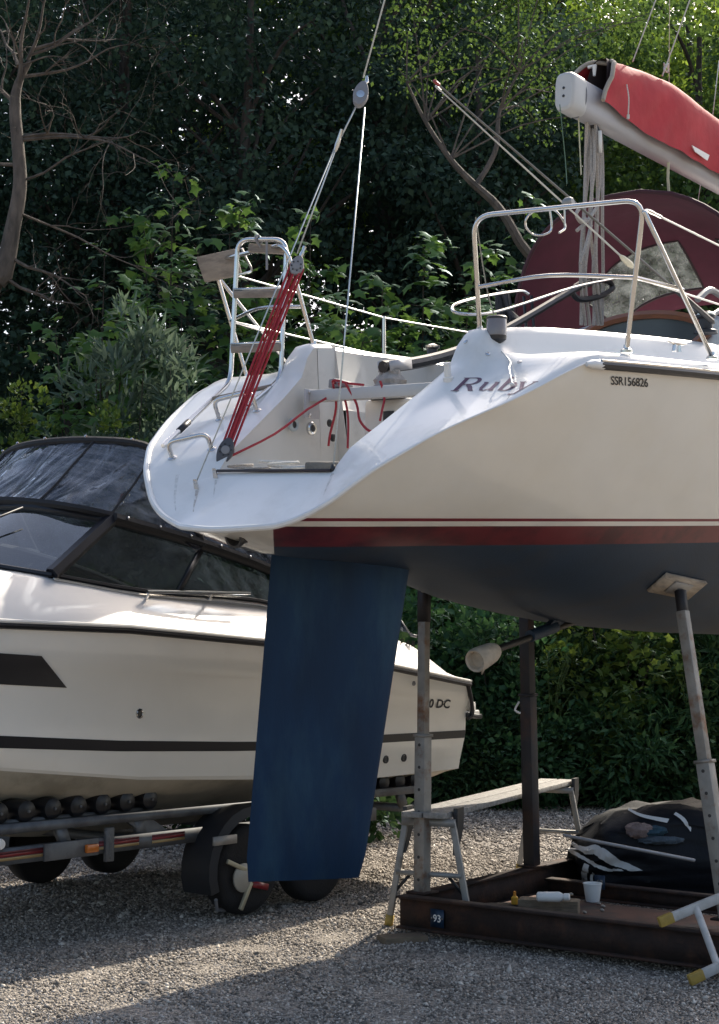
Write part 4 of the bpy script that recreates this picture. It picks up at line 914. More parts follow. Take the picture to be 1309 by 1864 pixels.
TB, LBk = yp(541, 485, y=.29), yp(410, 825, y=.45); tax = (TB - LBk).normalized()
block('tackle_block', TB, tax, .037, .058, grey_pl, True, VIEWN, .06); block('tackle_block', LBk, -tax, .043, .085, mat('dark_grey_plastic', (.06, .06, .07), .45), True, VIEWN, .06)
w = MB(); w.tube([TB + tax * .05, TB + tax * .075, TB + tax * .10, TB + tax * .125], [.006, .014, .009, .012], n=8); w.tube([LBk - tax * .07, LBk - tax * .12, SL * 0 + yp(395, 866, y=.41)], [.008, .012, .008], n=8); w.build('shackle', steel, yacht)
sd = tax.cross(VIEWN).normalized(); vn = Vector(VIEWN).normalized()
for i, (u0, u1, dn) in enumerate(((-.036, -.030, .012), (-.020, -.016, -.008), (-.005, -.004, .014), (.010, .006, -.006), (.024, .014, .01), (.036, .030, -.01))):
    w = MB(); a = TB + sd * u0 + vn * dn; b = LBk + sd * u1 * .9 + vn * dn; w.tube([a, a.lerp(b, .5) + sd * random.uniform(-.004, .004), b], .0075, n=6, sm=3); w.build('tackle_line', red_rope, yacht)
w = MB(); kn = TB.lerp(LBk, .72); w.tube([kn + Vector((.014 * math.cos(t), .014 * math.sin(t * 1.3), .03 * math.sin(t * .5 + 1))) for t in np.linspace(0, 14, 26)], .007, n=6); w.build('line_knot', red_rope, yacht)
w = MB(); RL = [LBk + Vector((.01, -.02, -.02)), yp(500, 790, y=.35), yp(560, 745, y=.33), yp(620, 708, y=.31), Vector((1.44, .28, .90)), Vector((1.44, .24, .905)), Vector((1.44, .16, .885)), Vector((1.44, .05, .87))]
w.tube(RL, .0075, n=6, sm=3)
w.tube([Vector((1.425, .265, .89)), yp(612, 740, y=.30), yp(601, 790, y=.35), yp(598, 812, y=.36)], .0075, n=6, sm=4)
w.tube([Vector((1.425, .22, .89)), yp(630, 735, y=.2), yp(634, 770, y=.16), yp(633, 815, y=.1)], .0075, n=6, sm=4)
w.tube([Vector((1.425, .17, .885)), yp(649, 735, y=.1), yp(655, 765, y=.05), yp(672, 784, y=-.02), yp(690, 782, y=-.1)], .0075, n=6, sm=4)
w.tube([Vector((1.425, -.08, .885)), yp(700, 720, y=-.1), yp(696, 745, y=-.12), yp(692, 765, y=-.16)], .0075, n=6, sm=4); w.build('tackle_tail', red_rope, yacht)
for px, py, sg in ((360, 888, 1), (395, 868, 1)):
    p, n = on_stern(px, py, sg, 0); w = MB(); w.slab([p + Vector((0, .018, -.03)), p + Vector((0, -.018, -.03)), p + Vector((-.02, -.012, .035)), p + Vector((-.02, .012, .035))], n * .012); w.tube([p + n * .01, p + n * .035 + Vector((0, 0, .01))], .009, n=8); w.build('chain_plate', steel, yacht)
w = MB(); w.tube([SL + Vector((-.01, 0, -.025)), SL + Vector((0, 0, .01))], .012, n=8); w.build('chain_plate', black_pl, yacht)

# ---- boom, sail cover, sheet falls
BA = Vector((3.50, 0, 3.045)); BF = Vector((8.6, 0, 2.845)); bd = (BF - BA).normalized(); bu = Vector((0, 1, 0)).cross(bd) * -1; bu = Vector((-bd.z, 0, bd.x)); bl = Vector((0, 1, 0))
def bsec(p, w, h, n=20, e=.55):
    R = []
    for a in np.linspace(0, 2 * math.pi, n + 1)[:-1]:
        ca, sa = math.cos(a), math.sin(a); R.append(p + bl * (w * math.copysign(abs(ca) ** e, ca)) + bu * (h * math.copysign(abs(sa) ** e, sa)))
    return R
b = MB(); rows = [bsec(BA + bd * t, .073, .132) for t in np.linspace(.17, 5.0, 14)]; b.grid(rows, close=True); b.poly(rows[0]); b.poly(rows[-1]); boom = b.build('boom', alloy, yacht)
b = MB(); rows = [bsec(BA + bd * t, .077 * s, .137 * s) for t, s in ((0, .80), (.008, .93), (.03, 1), (.17, 1), (.185, .98))]; b.grid(rows, close=True); b.poly(rows[0]); cap = b.build('end_cap', mat('light_grey_cast', (.50, .50, .49), .45, var=.05), boom)
for z in (.02, -.035):
    b = MB(); b.lathe(BA + bu * z, -bd, [(.010, -.002), (.010, .003), (.004, .005)], n=10); b.build('screw', black_pl, cap)
b = MB(); b.tube([BA + bd * .17 + bl * (.079 * math.cos(a)) + bu * (.139 * math.sin(a)) for a in np.linspace(0, 2 * math.pi, 25)[:-1]], .006, n=6, closed=True); b.build('cap_seam', grey_pl, cap)
b = MB(); rows = []
for q_ in np.linspace(0, 1, 46) ** 1.25:
    R = []
    for a in np.linspace(-1, 1, 23):
        t0 = .36 + .20 * (1 - abs(a)) ** .8 - .16 * max(0, a) - .04 * max(0, -a); t = t0 + (5.0 - t0) * q_; s = abs(a); k = min(1, q_ * 8)
        top = .20 + .10 * min(1, q_ * 5) + .035 * math.sin(t * 1.7); hw = .118 + .02 * k + .012 * math.sin(t * 5.3); lowz = -.03 - .03 * min(1, t / 1.2) + .05 * (1 - k)
        z = lowz + (.132 + top - lowz) * (1 - s ** 2.4); y = math.copysign(hw * (min(1, s * 1.7) ** .6), a) * (1 - .6 * max(0, s - .75))
        wr = .020 * noise.noise((t * 5 + s * 4, a * 2, 1)) + .013 * noise.noise((t * 13 + s * 9, a * 2, 5)); hang = .012 * math.sin(t * 9 + s * 7) * s
        R.append(BA + bd * (t + .02 * noise.noise((a * 3, t, 7))) + bl * (y + wr + math.copysign(hang, a)) + bu * (z + wr))
    rows.append(R)
b.grid(rows); cov = b.build('sail_cover', red_cvs, boom)
b = MB(); b.tube([p.copy() for p in rows[0]], .016, n=8); b.build('cover_hem', lining, cov)
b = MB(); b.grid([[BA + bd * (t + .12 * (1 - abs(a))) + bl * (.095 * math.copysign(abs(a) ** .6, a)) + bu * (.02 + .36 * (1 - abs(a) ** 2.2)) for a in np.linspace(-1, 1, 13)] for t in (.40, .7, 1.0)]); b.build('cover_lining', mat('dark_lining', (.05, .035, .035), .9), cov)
b = MB(); b.tube([p + bu * .012 for p in [R[11] for R in rows]], .011, n=6); b.build('cover_ridge', mat('dark_red_seam', (.10, .02, .03), .85), cov)
b = MB(); c = BA + bd * 1.62 - bl * .150 + bu * .02; b.slab([c, c + bd * .30 + bu * .0, c + bd * .27 - bu * .05, c + bd * .05 - bu * .035], -bl * .006); b.build('cover_patch', white_pl, cov)
b = MB(); c = BA + bd * .62 - bl * .135; b.tube([c + bu * .2, c + bu * .1 - bl * .02, c - bl * .02 - bu * .02], .005, n=5, sm=3); b.tube([c - bl * .02 - bu * .02, c - bl * .02 - bu * .05], .011, n=6); b.build('cover_tie', wht_rope, cov)
b = MB(); c = BA + bd * .40 + bu * .29; b.tube([c + bl * .05, c, c - bu * .07], [.012, .018, .01], n=7); b.build('cover_toggle', white_pl, cov)
sh0 = yp(1075, 216, y=0); shb = MB()
for i, (a, b_, w_) in enumerate(((1066, 1052, 0), (1072, 1060, .02), (1077, 1068, .0), (1082, 1075, .03), (1087, 1083, .01), (1093, 1089, .02), (1097, 1090, .0))):
    pts = [yp(1068 + i * 4, 222, y=.03 * math.sin(i)), yp(a, 300, y=.04 * math.cos(i)), yp((a * 2 + b_) / 3 - (6 if i % 2 else -2), 400, y=.05 * math.sin(i * 2)), yp(b_ + (8 if i % 3 == 0 else -3), 500, y=.04 * math.cos(i * 2)), yp(b_ + 6, 592, y=.03)]
    shb.tube(pts, .0125, n=6, sm=5)
for i, (x0, x1) in enumerate(((1050, 1092), (1056, 1076))):
    shb.tube([yp(x0, 420 + i * 60, y=-.06), yp((x0 + x1) / 2, 400 + i * 50, y=-.08), yp(x1, 370 + i * 40, y=-.05)], .0125, n=6, sm=4)
shb.tube([yp(1056, 378, y=-.06), yp(1049, 390, y=-.08), yp(1058, 405, y=-.08), yp(1066, 398, y=-.07)], .0125, n=6, sm=4); shb.build('mainsheet', grey_rope, yacht)
b = MB(); b.tube([yp(1078, 212, y=0), yp(1080, 226, y=0), yp(1090, 245, y=-.03), yp(1091, 262, y=-.03)], [.02, .028, .022, .02], n=8, sm=2); b.build('sheet_block', black_pl, boom)
b = MB(); b.tube([yp(1092, 238, y=-.06), yp(1093, 278, y=-.06)], .013, n=8); b.build('shackle_bar', white_pl, boom)
b = MB(); b.tube([yp(1019, 190, y=0), yp(1024, 240, y=.0), yp(1029, 290, y=.02), yp(1032, 335, y=.0)], .0035, n=5, sm=4); b.build('green_cord', mat('green_cord', (.10, .17, .12), .8), boom)
b = MB(); b.tube([yp(1053, 208, y=0), yp(1055, 260, y=0), yp(1058, 318, y=0)], .005, n=5, sm=2); b.build('pale_cord', mat('straw_cord', (.48, .47, .33), .8), boom); b = MB(); b.tube([yp(1217, 296, y=-.05), yp(1216, 325, y=-.05), yp(1218, 352, y=-.05)], .011, n=6, sm=2); b.build('pale_cord', mat('straw_cord', (.48, .47, .33), .8), boom)
for px0, py0, px1, py1, yy, r in ((1196, -6, 1152, 112, .0, .0055), (1258, -6, 1206, 138, -.08, .006), (1219, -6, 1218, 150, .2, .003), (1309, 110, 1297, 215, .3, .004), (1276, 330, 1270, 372, .3, .003)):
    a, c = yp(px0, py0, y=yy), yp(px1, py1, y=yy); b = MB(); b.tube([c, c + (a - c) * (6 if py0 < 0 else 1)], r, n=6); b.build('lazy_line', wht_rope, yacht)
b = MB(); c = yp(1213, 123, y=-.08); b.tube([c + Vector((.03 * math.cos(t), .012 * math.sin(t), .03 * math.sin(t * 1.6))) for t in np.linspace(0, 9, 16)], .006, n=5); b.build('line_knot', wht_rope, yacht)

# ---- sprayhood over the companionway
vinyl = glass_mat('scuffed_vinyl', (.82, .86, .86), .8, .12, streak=.42, milky=(.50, .55, .55), sscale=(1.2, 1.2, .7))
def hood(u, a, o=0):
    """u 0 aft hoop .. 1 base at the front; a 0..pi across"""
    x = 4.72 + 1.55 * u; top = 2.60 - .12 * u - .80 * max(0, u - .35) ** 1.6 * 1.25
    hw = 1.10 - .10 * u; base = 1.30 + .10 * u
    ca, sa = math.cos(a), math.sin(a); y = (hw + o) * math.copysign(abs(ca) ** .66, ca) + .06
    return Vector((x, y, base + (top - base + o) * abs(sa) ** .66 - .34 * max(0, -y) ** 1.2))
US = np.concatenate([np.linspace(0, .61, 12), np.linspace(.61, .91, 9)[1:], [.95, 1]])
AS = np.concatenate([np.linspace(0, .45, 8), np.linspace(.45, 1.51, 16)[1:], [1.571, 1.63], np.linspace(1.63, 2.69, 16)[1:], np.linspace(2.69, math.pi, 8)[1:]])
def pane(u, a): return .61 < u < .91 and (.45 < a < 1.51 or 1.63 < a < 2.69)
hm, wm = MB(), MB()
for i in range(len(US) - 1):
    for j in range(len(AS) - 1):
        q = [hood(US[i], AS[j]), hood(US[i], AS[j + 1]), hood(US[i + 1], AS[j + 1]), hood(US[i + 1], AS[j])]
        (wm if pane((US[i] + US[i + 1]) / 2, (AS[j] + AS[j + 1]) / 2) else hm).add(q, [(0, 1, 2, 3)])
def weld(mb, name, m, parent):
    me = mesh(name, mb.V, mb.F); bm = bmesh.new(); bm.from_mesh(me); bmesh.ops.remove_doubles(bm, verts=bm.verts, dist=.001); bmesh.ops.recalc_face_normals(bm, faces=bm.faces); bm.to_mesh(me); bm.free(); return link(name, me, m, parent)
sh = weld(hm, 'sprayhood', burg, yacht); weld(wm, 'window', vinyl, sh)
for a0, a1 in ((.45, 1.51), (1.63, 2.69)):
    L = [hood(.61, a, .004) for a in np.linspace(a0, a1, 16)] + [hood(u, a1, .004) for u in np.linspace(.61, .91, 8)[1:]] + [hood(.91, a, .004) for a in np.linspace(a1, a0, 16)[1:]] + [hood(u, a0, .004) for u in np.linspace(.91, .61, 8)[1:-1]]
    MB().tube(L, .012, n=6, closed=True).build('window_trim', mat('window_piping', (.03, .012, .018), .7), sh)
b = MB(); b.tube([hood(0, a, .006) for a in np.linspace(0, math.pi, 31)], .016, n=8); b.build('hoop', mat('dark_burgundy_piping', (.05, .012, .02), .7), sh)
b = MB()
for y in (.93, 1.0): b.tube([Vector((4.70, y, 1.35)), Vector((4.66, y + .03, 1.9))], .013, n=5)
b.build('strap', black_pl, sh)
# winch and clutch cluster at the right edge of the cockpit
wc = yp(1285, 590, y=-1.05); w = MB(); w.lathe(wc, (0, 0, 1), [(.075, -.06), (.072, -.04), (.045, -.03), (.042, .03), (.06, .04), (.06, .055)], n=20); o = w.build('winch', black_pl, yacht)
w = MB(); w.lathe(wc, (0, 0, 1), [(.058, .054), (.058, .066), (.03, .08), (.014, .085)], n=18); w.build('winch_top', steel, o)
w = MB(); w.tube([yp(1270, 545, y=-1.0), yp(1292, 528, y=-1.0), yp(1315, 540, y=-1.0)], .022, n=8, sm=4); w.tube([yp(1262, 560, y=-1.0), yp(1290, 575, y=-1.0), yp(1318, 560, y=-1.0)], .018, n=8, sm=4); w.build('clutch_lever', grey_pl, yacht)

# rust and water runs below the stern fittings
def stain(name, pts, w, sg, col, alpha):
    m = bpy.data.materials.new(name); m.use_nodes = True; n = m.node_tree.nodes; l = m.node_tree.links; p = n['Principled BSDF']; p.inputs['Base Color'].default_value = (*col, 1); p.inputs['Roughness'].default_value = .5
    tc = n.new('ShaderNodeTexCoord'); nz = n.new('ShaderNodeTexNoise'); nz.inputs['Scale'].default_value = 26; l.new(tc.outputs['Object'], nz.inputs['Vector'])
    mr = n.new('ShaderNodeMapRange'); mr.inputs[1].default_value = .35; mr.inputs[2].default_value = .75; mr.inputs[4].default_value = alpha; l.new(nz.outputs[0], mr.inputs[0]); l.new(mr.outputs[0], p.inputs['Alpha'])
    mb = MB(); k = len(pts); rows = []
    for i, (x, y) in enumerate(pts):
        ww = w * (1 - .75 * i / (k - 1)); rows.append([on_stern(x - ww, y, sg, .0018)[0], on_stern(x, y, sg, .0018)[0], on_stern(x + ww, y, sg, .0018)[0]])
    mb.grid(rows); mb.build(name, m, yacht)
stain('rust_stain', [(359, 893), (357, 905), (354, 918), (352, 932)], 3.2, 1, (.30, .17, .08), .55)
stain('rust_stain', [(394, 874), (391, 888), (389, 905)], 2.4, 1, (.33, .22, .12), .4)
stain('water_run', [(606, 862), (596, 885), (588, 905)], 2.6, -1, (.30, .28, .24), .4)
stain('water_run', [(330, 838), (322, 870), (318, 905), (320, 930)], 4, 1, (.42, .40, .36), .3)
stain('water_run', [(934, 708), (928, 720), (922, 730)], 2, -1, (.33, .30, .25), .4)
# ------------------------------------------------------------------ two thin poles clamped to the pushpit
pole_m = mat('carbon_pole', (.11, .105, .09), .3, .3, var=.2)
for lb, a, b, r, c in (('upper thin dark pole clamped to the starboard pushpit with a red tip', (797, 153, -.75), (1300, 588, -1.15), .0085, 0), ('lower thin pale pole with a cream tip piece beside the dark pole', (800, 163, -.72), (1152, 486, -1.0), .006, 1)):
    p, q = YM @ yp(a[0], a[1], y=a[2]), YM @ yp(b[0], b[1], y=b[2])
    root = empty('thin_pole', q, label=lb, cat='pole', group='thin poles on the pushpit')
    w = MB(); w.tube([p - q, (p - q) * .5, Vector()], [r * .6, r * .9, r], n=7); w.build('shaft', pole_m if c == 0 else mat('pale_pole', (.5, .5, .45), .35, var=.1), root)
    d = (p - q).normalized()
    w = MB(); w.tube([p - q - d * .01, p - q + d * .03], r * 1.1, n=7)
    w.build('tip', mat('red_tip', (.3, .05, .05), .5) if c == 0 else white_pl, root)
    if c: w = MB(); w.tube([Vector(), d * .03, d * .10, d * .13], [.012, .02, .016, .007], n=8); w.build('end_piece', mat('cream_plastic', (.62, .58, .44), .5), root)
    else: w = MB(); w.tube([d * .02, d * .5], .017, n=8); w.build('grip', black_pl, root)

# ------------------------------------------------------------------ steel cradle under the yacht (laid out square to the yacht, on the ground)
CM = Matrix(((F0.x, P0.x, 0, YT.x), (F0.y, P0.y, 0, YT.y), (0, 0, 1, 0), (0, 0, 0, 1)))
CF = Frame(CM); cradle = empty('boat_cradle', M=CM, label='rusty steel boat cradle with adjustable props and plate 93 under the yacht', cat='cradle')
rust = mat('rusty_steel', (.030, .018, .014), .85, .15, var=.4, vscale=9, col2=(.065, .030, .018), cscale=5, cmix=.45, bump=.3, bscale=45)
galv = mat('worn_galvanised', (.25, .235, .21), .6, .4, var=.25, vscale=8, col2=(.17, .075, .03), cscale=6, cmix=.32, bump=.2, bscale=40)
dark_steel = mat('dark_painted_steel', (.022, .02, .022), .6, .2, var=.3, vscale=8, col2=(.06, .03, .022), cscale=5, cmix=.3)
def ibeam(name, a, b, h=.21, w=.11, tf=.014, tw=.012):
    a, b = Vector(a), Vector(b); m = MB(); z = Vector((0, 0, 1))
    m.beam(a + z * (h - tf / 2), b + z * (h - tf / 2), w, tf); m.beam(a + z * tf / 2, b + z * tf / 2, w, tf); m.beam(a + z * h / 2, b + z * h / 2, tw, h - 2 * tf); return m.build(name, rust, cradle)
Z0 = .03
ibeam('cross_beam', (2.92, .90, Z0), (3.02, -2.35, Z0))
ibeam('cross_beam', (6.6, 1.05, Z0), (6.6, -2.2, Z0))
ibeam('side_beam', (2.99, .86, Z0 + .002), (6.53, 1.02, Z0 + .002), h=.206)
ibeam('side_beam', (3.09, -1.45, Z0 + .002), (6.53, -1.62, Z0 + .002), h=.206)
ibeam('tie_beam', (4.72, .86, Z0 + .002), (4.72, -1.47, Z0 + .002), h=.12)
# number plate on the near beam
pl = CF.at(799, 1671, x=2.93); pm = MB(); pm.box((2.912, pl.y, pl.z), (.006, .105, .115)); plate = pm.build('number_plate', mat('navy_plate', (.012, .03, .06), .4, var=.05), cradle)
put_text('plate_number', '93', (2.907, pl.y + .032, pl.z - .022), (0, -1, 0), (0, 0, .045), white_pl, plate, width=.062, bold=.01)
for s in (-.042, .042):
    q = MB(); q.lathe((2.908, pl.y + s, pl.z), (-1, 0, 0), [(.005, -.002), (.005, .003), (.002, .004)], n=8); q.build('plate_screw', galv, plate)
pl2 = CF.at(1093, 1607, x=4.66); pm = MB(); pm.box((4.65, pl2.y, .17), (.006, .085, .1)); p2 = pm.build('number_plate', MATS['navy_plate'], cradle); put_text('plate_number', '63', (4.645, pl2.y + .028, .15), (0, -1, 0), (0, 0, .04), galv, p2, width=.055)
def prop(base, top, pad, m_low, m_top, split, w0=.088, w1=.068, holes=True, jack=False):
    base, top = Vector(base), Vector(top); d = (top - base).normalized(); ax = Vector((-1, 0, 0))
    r = MB(); r.beam(base, base.lerp(top, split), w0, w0, up=ax); o = r.build('prop_post', m_low, cradle, bevel=.006)
    r = MB(); r.beam(base.lerp(top, split - .03), top, w1, w1, up=ax); r.build('inner_tube', m_top, o, bevel=.005)
    r = MB(); c = base.lerp(top, split); r.beam(c - d * .008, c + d * .012, w0 + .014, w0 + .014, up=ax); r.build('collar', m_low, o)
    if jack: r = MB(); r.beam(base.lerp(top, .87), top, w1 + .004, w1 + .004, up=ax); r.build('screw_jack', dark_steel, o)
    if holes:
        n = 7
        for i in range(n):
            c = base.lerp(top, split * (i + .6) / n); q = MB(); q.lathe(c + ax * (w0 / 2 + .0), ax, [(.011, -.003), (.011, .0015), (.006, .0018)], n=10); q.build('pin_hole', black_pl, o)
    r = MB(); r.beam(base + Vector((0, 0, .0)), base + Vector((0, 0, .012)), .16, .16, up=ax); r.build('foot_plate', rust, o)
    if pad:
        pc, pn, px = pad; u = Vector(px); v = pn.cross(u).normalized(); u = v.cross(pn).normalized(); P = [pc + u * a + v * b for a, b in ((-.19, -.14), (.19, -.14), (.19, .14), (-.19, .14))]
        r = MB(); r.slab(P, pn * .02); r.build('pad', mat('worn_ply', (.33, .27, .20), .85, var=.3, vscale=9, col2=(.20, .17, .14), cscale=4, stretch=(1, 6, 1)), o)
        r = MB(); r.slab([pc + u * a + v * b for a, b in ((-.09, -.07), (.09, -.07), (.09, .07), (-.09, .07))], -pn * .012); r.build('pad_plate', galv, o)
YtoC = CM.inverted() @ YM
def hullpt(x, b):
    """point on the hull bottom (cradle coords) at station x, offset b"""
    B, e = sm_interp(x, BD), sm_interp(x, EX); tau = (abs(b) / B) ** (1 / e); return YtoC @ Vector((x, b, hull_h(x, tau))), tau
def hull_normal(x, b):
    p0 = hullpt(x, b)[0]; p1 = hullpt(x + .05, b)[0]; p2 = hullpt(x, b + .04)[0]; n = (p1 - p0).cross(p2 - p0).normalized(); return n if n.z > 0 else -n
for (bx, bb), (tx, tb), lo, hi, sp, w0, w1 in (((3.08, .84), (3.10, .80), galv, galv, .50, .085, .062), ((4.62, .94), (4.50, .86), dark_steel, dark_steel, .64, .095, .085), ((3.38, -1.22), (3.46, -.90), galv, dark_steel, .0, .1, .08)):
    t, tau = hullpt(tx, tb); n = hull_normal(tx, tb)
    if sp == 0:
        pc = t - n * .022; b0 = Vector((bx, bb, Z0 + .212)); tp = pc - n * .01
        k = CF.at(1258, 1402, x=3.42); prop(b0, b0.lerp(tp, .93), None, galv, galv, .50, .088, .066)
        d = (tp - b0); r = MB(); r.beam(b0.lerp(tp, .90), tp - n * .01, .055, .055, up=(-1, 0, 0)); r.build('screw_jack', dark_steel, cradle)
        u = Vector((1, 0, 0)); v = n.cross(u).normalized(); u = v.cross(n).normalized()
        P = [pc + u * a + v * c for a, c in ((-.25, -.085), (.25, -.085), (.25, .085), (-.25, .085))]; r = MB(); r.slab(P, n * .02); pd = r.build('pad', mat('worn_ply', (.42, .36, .28), .85, var=.3, vscale=9, col2=(.22, .19, .16), cscale=4, stretch=(1, 6, 1)), cradle)
        r = MB(); r.slab([pc - n * .002 + u * a + v * c for a, c in ((-.11, -.05), (.11, -.05), (.11, .05), (-.11, .05))], -n * .012); r.build('pad_plate', galv, pd)
    else: prop((bx, bb, Z0 + .21), t - n * .02, (t - n * .022, n, (1, 0, 0)), lo, hi, sp, w0, w1, holes=lo is galv, jack=lo is galv)
# white tie on the dark prop
q = MB(); c = CF.at(945, 1290, x=4.5); q.tube([c + Vector((0, .0, .05)), c + Vector((-.06, 0, -.01)), c + Vector((-.06, -.05, -.03))], .008, n=5, sm=2); q.build('cable_tie', white_pl, cradle)
# packing timber under the corner
tm = mat('old_timber', (.16, .12, .08), .9, var=.35, vscale=8, stretch=(2, 10, 10), bump=.3)
def timber(name, label, c, size, rz, m=tm, **kw):
    o = MB().box((0, 0, size[2] / 2), size).build(name, m, None, bevel=.006, label=label, cat='timber', **kw); o.location = c; o.rotation_euler = (0, 0, rz); return o
g = GP(722, 1712); timber('timber_chock', 'short timber chock under the left corner of the cradle', (g.x + .04, g.y + .05, -.05), (.30, .16, .075), .35)
g = CM @ Vector((3.0, -1.98, 0)); timber('timber_chock', 'timber chock under the right end of the cradle near the white steps', (g.x, g.y - .03, -.045), (.26, .16, .075), -.5)

# ------------------------------------------------------------------ things lying in the cradle
def on_floor(px, py, z): return GP(px, py, z)
pb = on_floor(1002, 1664, .115); timber('timber_block', 'thick timber block with a white bottle lying on it inside the cradle', (pb.x, pb.y + .07, .108), (.40, .14, .095), -.25)
pb2 = on_floor(905, 1655, .115); timber('timber_board', 'dark timber board beside the yellow bottle inside the cradle', (pb2.x + .02, pb2.y + .05, .108), (.34, .11, .035), .15, m=mat('dark_timber', (.055, .042, .032), .9, var=.3))
def lathe_thing(name, label, cat, loc, parts, rot=(0, 0, 0)):
    r = empty(name, loc, rot, label=label, cat=cat)
    for nm, m, prof in parts: MB().lathe((0, 0, 0), (0, 0, 1), prof, n=22).build(nm, m, r)
    return r
yel = mat('yellow_plastic', (.62, .32, .03), .4, var=.1)
b = on_floor(937, 1647, .14); lathe_thing('small_bottle', 'small yellow plastic bottle standing inside the cradle', 'bottle', (b.x, b.y, .143), (('body', yel, [(.02, 0), (.024, .004), (.024, .045), (.012, .058)]), ('cap', mat('orange_cap', (.55, .2, .02), .4), [(.010, .056), (.010, .085), (.006, .088)])))
b = on_floor(1000, 1643, .205); lathe_thing('sealant_bottle', 'white bottle lying on its side on the timber block', 'bottle', (b.x - .08, b.y + .03, .238), (('body', white_pl, [(.02, 0), (.032, .01), (.034, .15), (.018, .18)]), ('cap', white_pl, [(.024, .182), (.024, .215), (.016, .22)])), rot=(math.radians(88), .1, math.radians(75)))
b = on_floor(1079, 1641, .108); bu_ = empty('plastic_tub', (b.x, b.y, .108), label='white plastic tub standing on the cradle floor', cat='tub')
MB().lathe((0, 0, 0), (0, 0, 1), [(.045, 0), (.048, .004), (.064, .12), (.068, .122), (.067, .128), (.060, .128), (.046, .012), (.01, .010)], n=26).build('tub', mat('milky_plastic', (.66, .66, .64), .45, var=.08), bu_)
for i, (px, py) in enumerate(((1098, 1650), (1064, 1661), (1096, 1657), (1090, 1645), (1040, 1628))):
    p = on_floor(px, py, .115); q = MB(); c = Vector((0, 0, 0)); q.lathe((0, 0, 0), (.3, .2, 1), [(.008, -.006), (.016, 0), (.013, .009), (.004, .012)], n=6); o = q.build('stone_chip', mat('pale_chip', (.35, .31, .26), .9), None, label=('pale stone chip right of the white tub', 'pale stone chip in front of the white tub', 'pale stone chip nearest the black cover', 'small chip beside the tub rim', 'chip behind the white bottle')[i], cat='stone'); o.location = p
fl = MB(); f0 = CM @ Vector((3.25, -.9, 0)); 
fl = MB().box((3.62, -.30, .085), (1.15, 1.9, .045)).build('rust_sheet', mat('rust_sheet', (.085, .035, .022), .85, .1, var=.4, vscale=5, col2=(.03, .022, .02), cscale=3), None, label='rusty steel sheet lying on the gravel inside the cradle', cat='steel sheet'); fl.matrix_world = CM

# ------------------------------------------------------------------ black cover bundle with white stripes
bun = empty('cover_bundle', GP(1218, 1645) + Vector((.04, .55, 0)), label='black folded boat cover with white stripes heaped inside the cradle', cat='boat cover'); bo = bun.location
def bundle_pt(u, v):
    """u around 0..1, v height 0..1"""
    a = 2 * math.pi * u; ca, sa = math.cos(a), math.sin(a); e = .5
    rx, ry = .80, .50; z = .66 * v
    k = (1 - v ** 7 * .45 - .05 * v); x = rx * math.copysign(abs(ca) ** e, ca) * k; y = ry * math.copysign(abs(sa) ** e, sa) * k
    x += .10; z *= (.96 + .12 * math.sin(x * 3.4 + 1.4) - (.10 if x < -.45 else 0) * min(1, (-.45 - x) * 5 if x < -.45 else 0))
    if v < .5: x *= 1 - .16 * (1 - v * 2) * (1 if x < 0 else 0); y += .10 * (1 - 2 * v) * (1 if y < 0 else 0)
    w = Vector((x * 2.4, y * 2.4, z * 2.4)); f = .06 * noise.noise(w) + .07 * abs(noise.noise(w * 1.9 + Vector((3, 1, 7)))) - .05 * abs(noise.noise(Vector((w.x * 2.2, w.y * 2.2, w.z * 5)))) + .014 * noise.noise(w * 7)
    return Vector((x + f, y + f * .9, max(0, z + f * .9 * v)))
rows = [[bundle_pt(i / 64, v) for i in range(64)] for v in np.linspace(0, .97, 34)]
bb = MB(); bb.grid(rows, close=True); top = sum(rows[-1], Vector()) / 64; k = len(bb.V); bb.V.append(top + Vector((0, 0, .01))); bb.F += [(k - 64 + i, k - 64 + (i + 1) % 64, k) for i in range(64)]
bob = bb.build('cover', mat('black_cover', (.004, .005, .008), .6, spec=.25, var=.3, vscale=4, bump=.2, bscale=30), bun)
bbv = BVHTree.FromPolygons(bb.V, bb.F)
def on_bundle(px, py, off=.012):
    d = ray(px, py); h = bbv.ray_cast(CAM - bo, d.normalized())
    if h[0] is None: h = bbv.find_nearest(WY(px, py, bo.y - .5) - bo)
    n = h[1]; n = -n if n.dot(d) > 0 else n
    return h[0] + n * off
def ribbon(name, up, lo, m, parent, n=12, off=.012):
    U = smooth_line([Vector((*p, 0)) for p in up], [0] * len(up), n)[0]; L = smooth_line([Vector((*p, 0)) for p in lo], [0] * len(lo), n)[0]
    mb = MB(); R = []
    for t in (0, .5, 1): R.append([on_bundle(a.x * (1 - t) + b.x * t, a.y * (1 - t) + b.y * t, off) for a, b in zip(U, L)])
    mb.grid(R); return mb.build(name, m, parent)
wst = mat('white_stripe', (.58, .58, .57), .7, var=.1)
ribbon('stripe', [(1036, 1528), (1065, 1543), (1090, 1540), (1130, 1565), (1170, 1584)], [(1034, 1535), (1064, 1552), (1084, 1556), (1120, 1577), (1150, 1585)], wst, bun)
ribbon('stripe', [(1032, 1541), (1062, 1558), (1100, 1577), (1135, 1584)], [(1031, 1547), (1058, 1563), (1095, 1582), (1130, 1585)], wst, bun)
ribbon('stripe', [(1065, 1572), (1060, 1590), (1064, 1612)], [(1074, 1576), (1071, 1592), (1073, 1610)], wst, bun)
ribbon('stripe', [(1079, 1585), (1076, 1597), (1077, 1610)], [(1083, 1588), (1081, 1598), (1082, 1609)], wst, bun)
ribbon('stripe', [(1145, 1473), (1170, 1484), (1218, 1492)], [(1144, 1477), (1168, 1489), (1214, 1499)], wst, bun)
